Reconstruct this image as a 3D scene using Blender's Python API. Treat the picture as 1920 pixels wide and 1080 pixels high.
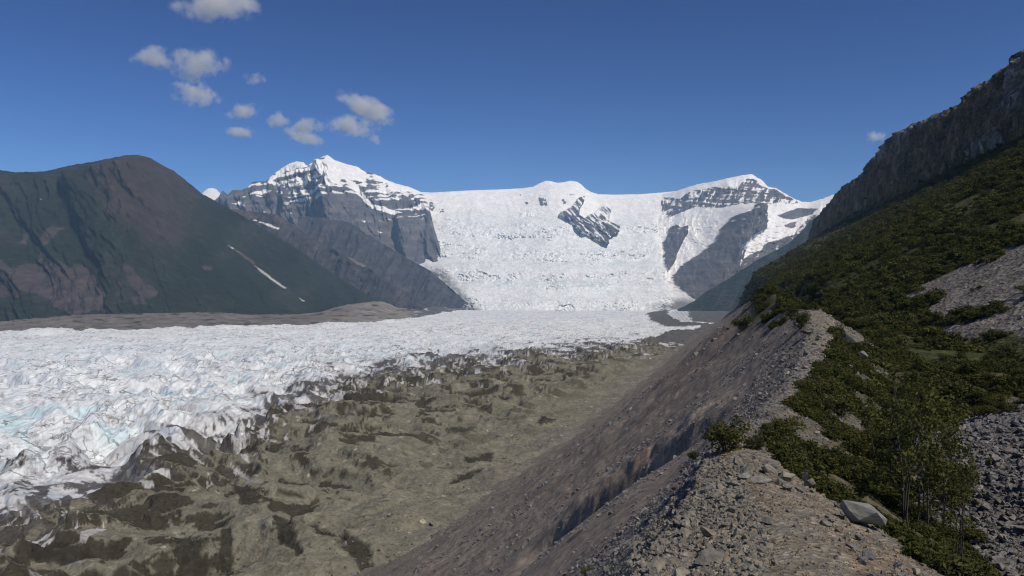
import bpy, bmesh, math, random
import numpy as np

# ------------------------------------------------------------------ camera, sky, sun, exposure
scene = bpy.context.scene
for o in list(bpy.data.objects):
    bpy.data.objects.remove(o, do_unlink=True)
COL = scene.collection

F = 1440.0            # focal length in photograph pixels
HY = 558.0            # photograph row of the horizon
cam_d = bpy.data.cameras.new('camera')
cam_d.sensor_width = 36.0
cam_d.lens = 27.0
cam_d.shift_y = (HY - 540.0) / 1920.0
cam_d.clip_start = 0.1
cam_d.clip_end = 60000
cam = bpy.data.objects.new('camera', cam_d)
cam.location = (0, 0, 0)
cam.rotation_euler = (math.radians(90), 0, 0)
COL.objects.link(cam)
scene.camera = cam

SUN_AZ = 134.0        # degrees clockwise from the viewing direction (+Y)
SUN_EL = 53.0
world = bpy.data.worlds.new('World')
scene.world = world
world.use_nodes = True
wn = world.node_tree
wn.nodes.clear()
sky = wn.nodes.new('ShaderNodeTexSky')
sky.sky_type = 'NISHITA'
sky.sun_disc = False
sky.sun_elevation = math.radians(SUN_EL)
sky.sun_rotation = math.radians(SUN_AZ)
sky.altitude = 900
sky.air_density = 1.0
sky.dust_density = 0.0
sky.ozone_density = 3.0
bg = wn.nodes.new('ShaderNodeBackground')
bg.inputs['Strength'].default_value = 0.078
wo = wn.nodes.new('ShaderNodeOutputWorld')
grade = wn.nodes.new('ShaderNodeVectorMath'); grade.operation = 'SCALE'; grade.inputs['Scale'].default_value = 0.2
gam = wn.nodes.new('ShaderNodeGamma'); gam.inputs['Gamma'].default_value = 1.8
sat = wn.nodes.new('ShaderNodeHueSaturation'); sat.inputs['Saturation'].default_value = 1.07; sat.inputs['Hue'].default_value = 0.507; sat.inputs['Value'].default_value = 5.0
wn.links.new(sky.outputs['Color'], grade.inputs[0])
wn.links.new(grade.outputs['Vector'], gam.inputs['Color'])
wn.links.new(gam.outputs['Color'], sat.inputs['Color'])
wn.links.new(sat.outputs['Color'], bg.inputs['Color'])
wn.links.new(bg.outputs['Background'], wo.inputs['Surface'])

sun_d = bpy.data.lights.new('sun', 'SUN')
sun_d.energy = 4.3
sun_d.angle = math.radians(0.53)
sun_d.color = (1.0, 0.915, 0.78)
sun = bpy.data.objects.new('sun', sun_d)
az, el = math.radians(SUN_AZ), math.radians(SUN_EL)
from mathutils import Vector, Matrix, Euler
sdir = Vector((math.sin(az) * math.cos(el), math.cos(az) * math.cos(el), math.sin(el)))
sun.rotation_euler = sdir.to_track_quat('Z', 'Y').to_euler()
sun.location = (300, -200, 900)
COL.objects.link(sun)

scene.view_settings.view_transform = 'Standard'
scene.view_settings.look = 'None'
scene.view_settings.exposure = -0.12
scene.view_settings.gamma = 1.0
scene.view_settings.use_curve_mapping = False
scene.cycles.use_denoising = True
scene.cycles.filter_width = 1.15
scene.cycles.max_bounces = 6
scene.cycles.diffuse_bounces = 3
scene.cycles.volume_bounces = 2
scene.cycles.volume_max_steps = 128

rng = np.random.default_rng(7)
random.seed(7)

# ------------------------------------------------------------------ helpers: noise
_A = np.linspace(0, 2 * np.pi, 256, endpoint=False)
_GX, _GY = np.cos(_A), np.sin(_A)


def _hash(ix, iy, seed):
    h = (ix.astype(np.int64) * 374761393 + iy.astype(np.int64) * 668265263 + seed * 974711 + 12345) & 0xFFFFFFFF
    h = ((h ^ (h >> 13)) * 1274126177) & 0xFFFFFFFF
    h = h ^ (h >> 16)
    return h


def perlin(x, y, seed=0):
    x = np.asarray(x, float); y = np.asarray(y, float)
    xi = np.floor(x); yi = np.floor(y)
    fx = x - xi; fy = y - yi
    u = fx * fx * fx * (fx * (fx * 6 - 15) + 10)
    v = fy * fy * fy * (fy * (fy * 6 - 15) + 10)
    def g(a, b):
        k = _hash(xi + a, yi + b, seed) & 255
        return _GX[k] * (fx - a) + _GY[k] * (fy - b)
    n0 = g(0, 0); n1 = g(1, 0); n2 = g(0, 1); n3 = g(1, 1)
    a = n0 + u * (n1 - n0); b = n2 + u * (n3 - n2)
    return (a + v * (b - a)) * 1.5


def fbm(x, y, octs=5, seed=0, gain=0.5, lac=2.03):
    s = 0; a = 1.0; t = 0
    for i in range(octs):
        s = s + a * perlin(x, y, seed + i * 17); t += a
        x = x * lac + 13.7; y = y * lac - 7.1; a *= gain
    return s / t


def ridged(x, y, octs=4, seed=0, gain=0.5, lac=2.07):
    s = 0; a = 1.0; t = 0
    for i in range(octs):
        s = s + a * (1 - np.abs(perlin(x, y, seed + i * 29)) * 1.6); t += a
        x = x * lac + 3.1; y = y * lac + 9.2; a *= gain
    return s / t


def cells(x, y, seed=0):
    """distance to nearest and second nearest jittered point, id of nearest"""
    xi = np.floor(x); yi = np.floor(y)
    d1 = np.full(np.shape(x), 9.0); d2 = d1.copy(); idn = np.zeros(np.shape(x))
    for a in (-1, 0, 1):
        for b in (-1, 0, 1):
            h = _hash(xi + a, yi + b, seed)
            px = xi + a + (h & 1023) / 1023.0
            py = yi + b + ((h >> 10) & 1023) / 1023.0
            d = np.hypot(x - px, y - py)
            near = d < d1
            d2 = np.where(near, d1, np.minimum(d2, d))
            idn = np.where(near, ((h >> 20) & 1023) / 1023.0, idn)
            d1 = np.where(near, d, d1)
    return d1, d2, idn


def sstep(a, b, x):
    t = np.clip((np.asarray(x, float) - a) / (b - a), 0, 1)
    return t * t * (3 - 2 * t)


def mix(a, b, t):
    t = np.clip(np.asarray(t), 0, 1)[..., None]
    return np.asarray(a) * (1 - t) + np.asarray(b) * t


def inpoly(px, py, poly):
    c = np.zeros(np.shape(px), bool)
    n = len(poly); j = n - 1
    for i in range(n):
        xi, yi = poly[i]; xj, yj = poly[j]
        if yi != yj:
            c ^= ((yi > py) != (yj > py)) & (px < (xj - xi) * (py - yi) / (yj - yi) + xi)
        j = i
    return c


def smooth_table(pts, logx=True, n=1500, k=18):
    xs = np.array([p[0] for p in pts], float); ys = np.array([p[1] for p in pts], float)
    if logx:
        t = np.log(np.maximum(xs, 0) + 4.0)
    else:
        t = xs
    tt = np.linspace(t[0], t[-1], n)
    v = np.interp(tt, t, ys)
    ker = np.hanning(2 * k + 1); ker /= ker.sum()
    v = np.convolve(np.pad(v, k, mode='edge'), ker, mode='valid')
    return tt, v


# ------------------------------------------------------------------ helpers: objects and materials
def tag(o, label=None, cat=None, group=None, kind=None):
    if label: o['label'] = label
    if cat: o['category'] = cat
    if group: o['group'] = group
    if kind: o['kind'] = kind
    return o


def mesh_from(name, verts, faces, colors=None, smooth=False):
    me = bpy.data.meshes.new(name)
    verts = np.ascontiguousarray(verts, dtype=np.float32)
    faces = np.ascontiguousarray(faces, dtype=np.int32)
    nv, nf, k = len(verts), len(faces), faces.shape[1]
    me.vertices.add(nv)
    me.vertices.foreach_set('co', verts.ravel())
    me.loops.add(nf * k)
    me.loops.foreach_set('vertex_index', faces.ravel())
    me.polygons.add(nf)
    me.polygons.foreach_set('loop_start', np.arange(0, nf * k, k, dtype=np.int32))
    if smooth:
        me.polygons.foreach_set('use_smooth', np.ones(nf, dtype=bool))
    me.update(calc_edges=True)
    if colors is not None:
        at = me.color_attributes.new('Col', 'FLOAT_COLOR', 'POINT')
        c = np.ones((nv, 4), np.float32)
        c[:, :3] = np.clip(colors, 0.004, 0.95)
        at.data.foreach_set('color', c.ravel())
    return me


def grid_objects(parts, verts, nr, nc, colors, facemask=None):
    """split one grid of vertices into several mesh objects; parts = [(name, vertex mask or None, material, smooth)]"""
    idx = np.arange(nr * nc).reshape(nr, nc)
    f = np.stack([idx[:-1, :-1], idx[:-1, 1:], idx[1:, 1:], idx[1:, :-1]], -1).reshape(-1, 4)
    keep = np.ones(len(f), bool) if facemask is None else facemask[f].any(1)
    out = {}
    used = ~keep
    for name, m, mat, smooth in parts:
        sel = (~used) if m is None else ((~used) & (m[f].sum(1) >= 2))
        used = used | sel
        ff = f[sel]
        if len(ff) == 0:
            continue
        ids, inv = np.unique(ff, return_inverse=True)
        me = mesh_from(name, verts[ids], inv.reshape(-1, 4), colors[ids], smooth)
        me.materials.append(mat)
        o = bpy.data.objects.new(name, me)
        COL.objects.link(o)
        o['kind'] = 'structure'
        out[name] = o
    return out


def new_mat(name):
    m = bpy.data.materials.new(name)
    m.use_nodes = True
    nt = m.node_tree
    return m, nt, nt.nodes['Principled BSDF']


def ground_mat(name, rough=0.95, spec=0.15, scales=(2.0, 9.0), var=0.35, bump=0.4, dist=0.05, stones=(), cracks=(), stria=None):
    m, nt, p = new_mat(name)
    p.inputs['Roughness'].default_value = rough
    p.inputs['Specular IOR Level'].default_value = spec
    at = nt.nodes.new('ShaderNodeAttribute'); at.attribute_name = 'Col'
    tc = nt.nodes.new('ShaderNodeTexCoord')
    n1 = nt.nodes.new('ShaderNodeTexNoise'); n1.inputs['Scale'].default_value = scales[0]; n1.inputs['Detail'].default_value = 6
    n2 = nt.nodes.new('ShaderNodeTexVoronoi'); n2.inputs['Scale'].default_value = scales[1]
    nt.links.new(tc.outputs['Object'], n1.inputs['Vector'])
    nt.links.new(tc.outputs['Object'], n2.inputs['Vector'])
    mr = nt.nodes.new('ShaderNodeMapRange')
    mr.inputs['From Min'].default_value = 0.3; mr.inputs['From Max'].default_value = 0.7
    mr.inputs['To Min'].default_value = 1 - var; mr.inputs['To Max'].default_value = 1 + var
    nt.links.new(n1.outputs['Fac'], mr.inputs['Value'])
    sepv = nt.nodes.new('ShaderNodeSeparateColor')
    nt.links.new(n2.outputs['Color'], sepv.inputs['Color'])
    mr2 = nt.nodes.new('ShaderNodeMapRange')
    mr2.inputs['To Min'].default_value = 1 - var; mr2.inputs['To Max'].default_value = 1 + var
    nt.links.new(sepv.outputs['Red'], mr2.inputs['Value'])
    mu = nt.nodes.new('ShaderNodeMath'); mu.operation = 'MULTIPLY'
    nt.links.new(mr.outputs['Result'], mu.inputs[0]); nt.links.new(mr2.outputs['Result'], mu.inputs[1])
    fac = mu.outputs['Value']
    def mth(op, a_, b_, c_=None):
        q_ = nt.nodes.new('ShaderNodeMath'); q_.operation = op
        for i_, v_ in enumerate((a_, b_, c_)):
            if v_ is None: continue
            if isinstance(v_, (int, float)): q_.inputs[i_].default_value = v_
            else: nt.links.new(v_, q_.inputs[i_])
        return q_.outputs[0]
    hgt = None
    for (sc_, frac, lo, hi) in stones:
        v_ = nt.nodes.new('ShaderNodeTexVoronoi'); v_.inputs['Scale'].default_value = sc_
        nt.links.new(tc.outputs['Object'], v_.inputs['Vector'])
        sp = nt.nodes.new('ShaderNodeSeparateColor'); nt.links.new(v_.outputs['Color'], sp.inputs['Color'])
        on = mth('MULTIPLY', mth('LESS_THAN', sp.outputs['Red'], frac), mth('LESS_THAN', v_.outputs['Distance'], mth('MULTIPLY_ADD', sp.outputs['Green'], 0.25, 0.18)))
        gain_ = mth('MULTIPLY_ADD', sp.outputs['Blue'], hi - lo, lo)
        fac = mth('MULTIPLY', fac, mth('MULTIPLY_ADD', on, mth('SUBTRACT', gain_, 1.0), 1.0))
        hgt = on if hgt is None else mth('ADD', hgt, on)
    for (sc_, wd_, dk_, st_) in cracks:
        mp = nt.nodes.new('ShaderNodeMapping'); mp.inputs['Rotation'].default_value = (0, 0, -0.56); mp.inputs['Scale'].default_value = (sc_ * st_, sc_, sc_)
        wn_ = nt.nodes.new('ShaderNodeTexNoise'); wn_.inputs['Scale'].default_value = sc_ * 1.7; wn_.inputs['Detail'].default_value = 4
        nt.links.new(tc.outputs['Object'], wn_.inputs['Vector'])
        av = nt.nodes.new('ShaderNodeVectorMath'); av.operation = 'MULTIPLY_ADD'; av.inputs[1].default_value = (0.9 / sc_,) * 3
        nt.links.new(wn_.outputs['Color'], av.inputs[0]); nt.links.new(tc.outputs['Object'], av.inputs[2])
        nt.links.new(av.outputs['Vector'], mp.inputs['Vector'])
        v_ = nt.nodes.new('ShaderNodeTexVoronoi'); v_.feature = 'DISTANCE_TO_EDGE'; v_.inputs['Scale'].default_value = 1.0
        nt.links.new(mp.outputs['Vector'], v_.inputs['Vector'])
        gate_ = nt.nodes.new('ShaderNodeTexNoise'); gate_.inputs['Scale'].default_value = sc_ * 0.5; gate_.inputs['Detail'].default_value = 3
        nt.links.new(tc.outputs['Object'], gate_.inputs['Vector'])
        on = mth('MULTIPLY', mth('LESS_THAN', v_.outputs['Distance'], wd_), mth('GREATER_THAN', gate_.outputs['Fac'], 0.53))
        fac = mth('MULTIPLY', fac, mth('MULTIPLY_ADD', on, dk_ - 1.0, 1.0))
        hgt = mth('MULTIPLY', on, -1.0) if hgt is None else mth('SUBTRACT', hgt, on)
    if stria:
        mp = nt.nodes.new('ShaderNodeMapping'); mp.inputs['Rotation'].default_value = (0, 0, -0.56); mp.inputs['Scale'].default_value = stria
        nt.links.new(tc.outputs['Object'], mp.inputs['Vector'])
        n3 = nt.nodes.new('ShaderNodeTexNoise'); n3.inputs['Scale'].default_value = 1.0; n3.inputs['Detail'].default_value = 5
        nt.links.new(mp.outputs['Vector'], n3.inputs['Vector'])
        m3 = nt.nodes.new('ShaderNodeMapRange'); m3.inputs['From Min'].default_value = 0.52; m3.inputs['From Max'].default_value = 0.62
        m3.inputs['To Min'].default_value = 1.0; m3.inputs['To Max'].default_value = 0.72
        nt.links.new(n3.outputs['Fac'], m3.inputs['Value'])
        fac = mth('MULTIPLY', fac, m3.outputs['Result'])
    vm = nt.nodes.new('ShaderNodeVectorMath'); vm.operation = 'SCALE'
    nt.links.new(at.outputs['Color'], vm.inputs[0]); nt.links.new(fac, vm.inputs['Scale'])
    nt.links.new(vm.outputs['Vector'], p.inputs['Base Color'])
    bp = nt.nodes.new('ShaderNodeBump'); bp.inputs['Strength'].default_value = bump; bp.inputs['Distance'].default_value = dist
    ad = nt.nodes.new('ShaderNodeMath'); ad.operation = 'ADD'
    nt.links.new(n1.outputs['Fac'], ad.inputs[0]); nt.links.new(n2.outputs['Distance'], ad.inputs[1])
    nt.links.new(mth('ADD', ad.outputs['Value'], mth('MULTIPLY', hgt, 1.2)) if hgt is not None else ad.outputs['Value'], bp.inputs['Height'])
    nt.links.new(bp.outputs['Normal'], p.inputs['Normal'])
    return m


M_near = ground_mat('moraine_gravel', scales=(1.3, 11.0), var=0.34, bump=0.8, dist=0.05, stones=((14.0, 0.3, 0.55, 1.7), (1.1, 0.14, 0.55, 1.6), (0.4, 0.10, 0.5, 1.6)))
M_hill = ground_mat('hillside_ground', scales=(0.25, 1.5), var=0.32, bump=0.8, dist=0.3, stones=((1.2, 0.3, 0.5, 1.8), (0.4, 0.15, 0.5, 1.6)))
M_cliff = ground_mat('cliff_rock', scales=(0.06, 0.3), var=0.35, bump=1.0, dist=1.5)
M_ice = ground_mat('glacier_ice', rough=0.55, spec=0.3, scales=(0.12, 0.25), var=0.08, bump=0.6, dist=0.8, cracks=((0.045, 0.035, 0.5, 2.2), (0.014, 0.016, 0.45, 2.0)), stria=(0.55, 0.03, 0.05))
M_debris = ground_mat('glacier_debris', scales=(0.25, 0.9), var=0.18, bump=0.7, dist=0.4, stones=((0.9, 0.28, 0.55, 1.75), (0.33, 0.10, 0.5, 2.2)))
M_far = ground_mat('mountain_rock', scales=(0.012, 0.03), var=0.18, bump=0.6, dist=8.0)
M_snow = ground_mat('snow_and_rock', rough=0.8, scales=(0.01, 0.03), var=0.07, bump=0.5, dist=5.0)


def rock_mat(name, cols, rough=0.9):
    m, nt, p = new_mat(name)
    oi = nt.nodes.new('ShaderNodeObjectInfo')
    cr = nt.nodes.new('ShaderNodeValToRGB')
    cr.color_ramp.interpolation = 'LINEAR'
    els = cr.color_ramp.elements
    els[0].position = 0; els[0].color = (*cols[0], 1)
    els[1].position = 1; els[1].color = (*cols[-1], 1)
    for i, c in enumerate(cols[1:-1]):
        e = els.new((i + 1) / (len(cols) - 1)); e.color = (*c, 1)
    nt.links.new(oi.outputs['Random'], cr.inputs['Fac'])
    tc = nt.nodes.new('ShaderNodeTexCoord')
    n1 = nt.nodes.new('ShaderNodeTexNoise'); n1.inputs['Scale'].default_value = 3.0; n1.inputs['Detail'].default_value = 8
    nt.links.new(tc.outputs['Object'], n1.inputs['Vector'])
    mr = nt.nodes.new('ShaderNodeMapRange')
    mr.inputs['From Min'].default_value = 0.3; mr.inputs['From Max'].default_value = 0.7
    mr.inputs['To Min'].default_value = 0.6; mr.inputs['To Max'].default_value = 1.35
    nt.links.new(n1.outputs['Fac'], mr.inputs['Value'])
    vm = nt.nodes.new('ShaderNodeVectorMath'); vm.operation = 'SCALE'
    nt.links.new(cr.outputs['Color'], vm.inputs[0]); nt.links.new(mr.outputs['Result'], vm.inputs['Scale'])
    nt.links.new(vm.outputs['Vector'], p.inputs['Base Color'])
    p.inputs['Roughness'].default_value = rough
    p.inputs['Specular IOR Level'].default_value = 0.2
    bp = nt.nodes.new('ShaderNodeBump'); bp.inputs['Strength'].default_value = 0.6; bp.inputs['Distance'].default_value = 0.1
    nt.links.new(n1.outputs['Fac'], bp.inputs['Height']); nt.links.new(bp.outputs['Normal'], p.inputs['Normal'])
    return m


M_rock = rock_mat('crest_rock', [(0.13, 0.125, 0.115), (0.20, 0.18, 0.145), (0.17, 0.165, 0.15), (0.27, 0.245, 0.19), (0.15, 0.14, 0.13), (0.205, 0.165, 0.12), (0.25, 0.24, 0.215)])
M_talus = rock_mat('grey_talus_rock', [(0.10, 0.10, 0.10), (0.16, 0.155, 0.15), (0.13, 0.125, 0.125), (0.23, 0.22, 0.21), (0.14, 0.12, 0.11), (0.18, 0.175, 0.17)])
M_slab = rock_mat('pale_slab_rock', [(0.20, 0.20, 0.182), (0.225, 0.22, 0.20)])
M_darkrock = rock_mat('dark_boulder_rock', [(0.10, 0.10, 0.095), (0.12, 0.115, 0.105)])
M_pale = rock_mat('pale_stone', [(0.36, 0.34, 0.30), (0.40, 0.38, 0.34)])


def leaf_mat(name, c1, c2):
    m, nt, p = new_mat(name)
    g = nt.nodes.new('ShaderNodeNewGeometry')
    oi = nt.nodes.new('ShaderNodeObjectInfo')
    ad = nt.nodes.new('ShaderNodeMath'); ad.operation = 'MULTIPLY_ADD'
    ad.inputs[1].default_value = 0.6
    mu = nt.nodes.new('ShaderNodeMath'); mu.operation = 'MULTIPLY'; mu.inputs[1].default_value = 0.4
    nt.links.new(oi.outputs['Random'], mu.inputs[0])
    nt.links.new(g.outputs['Random Per Island'], ad.inputs[0]); nt.links.new(mu.outputs['Value'], ad.inputs[2])
    mx = nt.nodes.new('ShaderNodeMix'); mx.data_type = 'RGBA'
    mx.inputs['A'].default_value = (*c1, 1); mx.inputs['B'].default_value = (*c2, 1)
    nt.links.new(ad.outputs['Value'], mx.inputs['Factor'])
    nt.links.new(mx.outputs['Result'], p.inputs['Base Color'])
    p.inputs['Roughness'].default_value = 0.85
    p.inputs['Specular IOR Level'].default_value = 0.06
    tr = nt.nodes.new('ShaderNodeBsdfTranslucent')
    nt.links.new(mx.outputs['Result'], tr.inputs['Color'])
    ms = nt.nodes.new('ShaderNodeMixShader'); ms.inputs['Fac'].default_value = 0.25
    nt.links.new(p.outputs['BSDF'], ms.inputs[1]); nt.links.new(tr.outputs['BSDF'], ms.inputs[2])
    nt.links.new(ms.outputs['Shader'], nt.nodes['Material Output'].inputs['Surface'])
    return m


M_leaf = leaf_mat('willow_leaf', (0.040, 0.046, 0.013), (0.115, 0.115, 0.036))
M_leaf2 = leaf_mat('alder_leaf', (0.026, 0.033, 0.010), (0.070, 0.078, 0.024))
M_grass = leaf_mat('dry_green_grass', (0.05, 0.06, 0.018), (0.11, 0.105, 0.045))


def bark_mat(name, c):
    m, nt, p = new_mat(name)
    tc = nt.nodes.new('ShaderNodeTexCoord')
    n = nt.nodes.new('ShaderNodeTexNoise'); n.inputs['Scale'].default_value = 14
    nt.links.new(tc.outputs['Object'], n.inputs['Vector'])
    cr = nt.nodes.new('ShaderNodeValToRGB')
    cr.color_ramp.elements[0].color = (*[v * 0.6 for v in c], 1); cr.color_ramp.elements[1].color = (*[v * 1.4 for v in c], 1)
    nt.links.new(n.outputs['Fac'], cr.inputs['Fac']); nt.links.new(cr.outputs['Color'], p.inputs['Base Color'])
    p.inputs['Roughness'].default_value = 0.9
    return m


M_bark = bark_mat('grey_bark', (0.055, 0.05, 0.04))
M_deadwood = bark_mat('bleached_deadwood', (0.30, 0.28, 0.25))

# ------------------------------------------------------------------ the near terrain: height of the ridge, gully, hillside and cliff
XC = smooth_table([(0, 0.3), (4, 1.5), (7, 2.62), (11, 3.65), (16, 4.9), (22, 6.8), (28, 9.3), (36, 13.0), (45, 17.2), (60, 23.5), (75, 30), (90, 35.5), (105, 39.5), (130, 45), (160, 53), (200, 65.5), (300, 97), (400, 127), (500, 157), (600, 187), (750, 230), (900, 273), (1100, 330), (1300, 390), (1550, 465), (1800, 540), (2100, 630), (2400, 720), (2800, 840), (3200, 960)], k=8)
ZC = smooth_table([(0, -1.62), (4, -2.05), (7, -2.55), (11, -3.05), (16, -3.5), (20, -3.75), (28, -4.2), (36, -4.6), (45, -4.55), (60, -4.1), (75, -2.9), (88, -1.6), (97, -1.7), (112, -1.6), (130, 0.2), (160, 3.0), (200, 4.2), (260, 3.6), (400, 1.0), (900, -3), (3200, -6)], k=12)
FL = smooth_table([(0, -5.5), (10, -6.6), (20, -8.0), (40, -8.6), (70, -8.0), (100, -6.5), (140, -3.5), (180, -0.5), (230, 4), (400, 6), (560, 9), (700, 14), (900, 18), (1100, 28), (1400, 42), (3200, 44)], k=12)


def tab(T, y):
    return np.interp(np.log(np.maximum(y, 0) + 4.0), T[0], T[1])


def terrain(x, y):
    """returns z, u (offset from crest)"""
    xc = tab(XC, y); zc = tab(ZC, y); fl = tab(FL, y)
    u = x - xc
    w = np.interp(y, [0, 7, 16, 30, 60, 95, 140, 220], [0.75, 0.75, 0.6, 0.6, 0.8, 1.1, 1.6, 2.5])
    shf = np.interp(y, [110, 160, 220, 400, 900, 3000], [0, 2.5, 5.5, 7, 8, 10])   # the bare wall bites further into the ridge with distance
    un = u + 0.25 * np.clip(w, 0, 1.5) * fbm(x / 1.7, y / 2.3, 4, 3) + np.clip(y / 60 - 0.3, 0, 4) * 0.7 * fbm(x / 9, y / 14, 4, 4)
    w = w - shf
    a = np.maximum(0, -un - w)
    b = np.maximum(0, un - w)
    # inner (left) slope with gullies that run down it
    q = y + 0.275 * u                       # coordinate along the ridge, square to the fall line
    gul = ridged(q / 15 + 0.35 * fbm(x / 22, y / 30, 3, 8), a / 160.0, 3, 11) - 0.55
    gul2 = ridged(q / 4.2 + 0.5 * fbm(x / 7, y / 9, 2, 9), a / 45.0, 3, 12) - 0.55
    ga = sstep(0, 14, a)
    sh = np.interp(y, [0, 9, 15, 22, 40], [1.05, 0.95, 0.45, 0.35, 0.3])          # rubble shoulder beside the path
    a2 = np.maximum(0, a - sh)
    left = 0.34 * np.minimum(a, sh) + np.where(a2 < 110, 0.95 * a2 - 0.0019 * a2 ** 2, 81.5 + 0.53 * (a2 - 110)) + 0.26 * (1 - np.exp(-a2 / 0.15)) * (1 - sstep(30, 60, y))
    left = left + ga * gul * np.minimum(0.5 + a * 0.03, 2.4) + sstep(0, 4, a) * gul2 * 0.16 * sstep(8, 30, y)
    # eroded rib on the inner slope: a hollow in front of it with a steep side that faces down the valley wall
    qe = 70 + 9 * np.clip((a - 12) / 12.0, -1, 2) + 0.8 * fbm(a / 4, q / 6.0, 3, 14)
    hol = sstep(-22, -2, q - qe) * (1 - sstep(-0.9, 0.9, q - qe)) * sstep(6, 14, a) * (1 - sstep(24, 36, a))
    rib = np.exp(-((q - qe - 5) / 5.0) ** 2) * sstep(6, 12, a) * (1 - sstep(26, 40, a))
    left = left + 4.6 * hol - rib * (1.6 + 1.0 * fbm(q / 2.2, a / 2.2, 4, 15))
    # right flank, down into the gully
    shr = 1.0 * (1 - sstep(8, 17, y))
    right = 0.26 * np.minimum(b, shr) + 0.62 * np.maximum(0, b - shr)
    zr = zc - left - right + 0.10 * (1 - np.clip(np.abs(un) / np.maximum(w, .1), 0, 1) ** 2)
    # pit eroded beside the crest
    pit = np.exp(-((x - 8.3) / 0.9) ** 2 - ((y - 29) / 2.2) ** 2)
    zr = zr - 0.9 * pit
    # hillside
    hs = np.maximum(0, u - np.interp(y, [0, 60, 130, 230], [24, 22, 20, 14]))
    lump = 1.6 * fbm(x / 26, y / 40, 4, 21) * sstep(6, 40, hs)
    zh = fl + 0.56 * hs + 0.0005 * np.minimum(hs, 200) ** 2 * 0.35 + lump
    U0 = np.interp(y, [0, 560, 1300, 3200], [196, 198, 205, 205]) + 8 * fbm(y / 120, u * 0.004, 4, 31) + 7 * (ridged(y / 60, u / 90, 4, 33) - 0.6)
    cu = hs + 20 - U0
    hc = np.interp(y, [0, 560, 800, 1000, 1150, 1300, 1500, 1700, 1900, 3200], [68, 66, 62, 78, 88, 78, 66, 78, 80, 70]) * (1 + 0.10 * fbm(y / 70, 0 * y, 3, 36))
    k1 = 3 * fbm(y / 26, u / 60, 3, 37); k2 = 5 * fbm(y / 34 + 5, u / 60, 3, 38); k3 = 0.5 + 0.35 * fbm(y / 40, u / 200, 3, 39)
    cl = hc * (0.5 * k3 * sstep(0, 4, cu + k1) + (0.62 - 0.5 * k3) * sstep(5, 11, cu + k2) + 0.38 * sstep(13, 25, cu - k1))
    cl = cl + sstep(1, 10, cu) * (1 - sstep(26, 50, cu)) * 7 * (ridged(y / 23 + cu / 30, u / 60 - y / 160, 3, 35) - 0.6)
    zh = zh + cl - 0.32 * np.maximum(0, cu - 34)
    zh = zh - sstep(2350, 3100, y) * 300 - 1.5 * np.maximum(0, 12 + shf - u) * sstep(60, 140, y) - 0.9 * np.maximum(0, 6 - u)
    # block heap in the lower right
    hp = -3.0 - ((x - 23) / 15.0) ** 2 * 5.2 - np.maximum(0, (y - 25.5)) ** 2 * 0.085 - np.maximum(0, 23 - y) * 0.12
    hp = hp + 0.35 * fbm(x / 2.6, y / 2.6, 3, 41)
    # a shrub covered lobe behind it
    hl = -5.4 - ((x - 40) / 16.0) ** 2 * 3 - ((y - 58) / 15.0) ** 2 * 3
    k = 1.2
    zz = np.stack([zr, zh, hp, hl])
    mxz = zz.max(0)
    ks = k * np.interp(y, [0, 30, 120], [0.25, 0.6, 1.6])
    z = mxz + ks * np.log(np.exp((zz - mxz) / ks).sum(0)) * 0.6
    z = -84.0 + np.where(z > -40, z + 84.0, 5.0 * np.log1p(np.exp(np.clip((z + 84.0) / 5.0, -30, 30))))
    # small relief
    z = z + 0.05 * fbm(x / 0.5, y / 0.5, 3, 51) * (1 - sstep(25, 60, y)) + 0.18 * fbm(x / 3.3, y / 3.3, 4, 52) * sstep(1, 4, np.abs(un) - w + 1.0)
    heap = sstep(-0.25, 0.25, hp - np.maximum(np.maximum(zr, zh), hl))
    hill = zh - np.maximum(zr, np.maximum(hp, hl))
    return z, u, un, w, a, b, q, gul, gul2, cu, heap, hill, hs


NR, NC = 880, 640
d_rows = np.exp(np.concatenate([np.linspace(np.log(2.2), np.log(60), 400), np.linspace(np.log(60), np.log(450), 180)[1:], np.linspace(np.log(450), np.log(1700), 240)[1:], np.linspace(np.log(1700), np.log(3150), 63)[1:]]))
NR = len(d_rows)
px_cols = np.concatenate([np.linspace(560, 900, 70), np.linspace(900, 1980, 520)[1:], np.linspace(1980, 2350, 60)[1:]])
NC = len(px_cols)
PX, D = np.meshgrid(px_cols, d_rows)
X = (PX - 960) / F * D
Y = D
z, u, un, w, a, b, q, gul, gul2, cu, heap, hill, hs = terrain(X.ravel(), Y.ravel())
x = X.ravel(); y = Y.ravel(); px = PX.ravel()
py = HY - F * z / y
Z2 = z.reshape(NR, NC)
# slope from world gradient
gz_r = np.gradient(Z2, axis=0) / np.gradient(D, axis=0)
slope_r = gz_r.ravel()

# ---- albedo of the near terrain
n_s = fbm(x / 2.0, y / 2.0, 4, 61); n_m = fbm(x / 9, y / 12, 4, 62); n_l = fbm(x / 45, y / 60, 4, 63)
streak = fbm(q / 1.3, a / 26.0, 4, 64); streak2 = fbm(q / 5.0, a / 60.0, 3, 65)
c_slope = np.array([0.225, 0.188, 0.158])
col = np.tile(c_slope, (len(x), 1)) * (1 + 0.38 * streak + 0.28 * streak2 + 0.2 * n_s)[:, None]
col = mix(col, np.array([0.175, 0.125, 0.105]), 0.55 * sstep(0.05, 0.4, n_l))
col = mix(col, np.array([0.17, 0.165, 0.155]), (1 - sstep(16, 34, y)) * 0.6)
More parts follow.
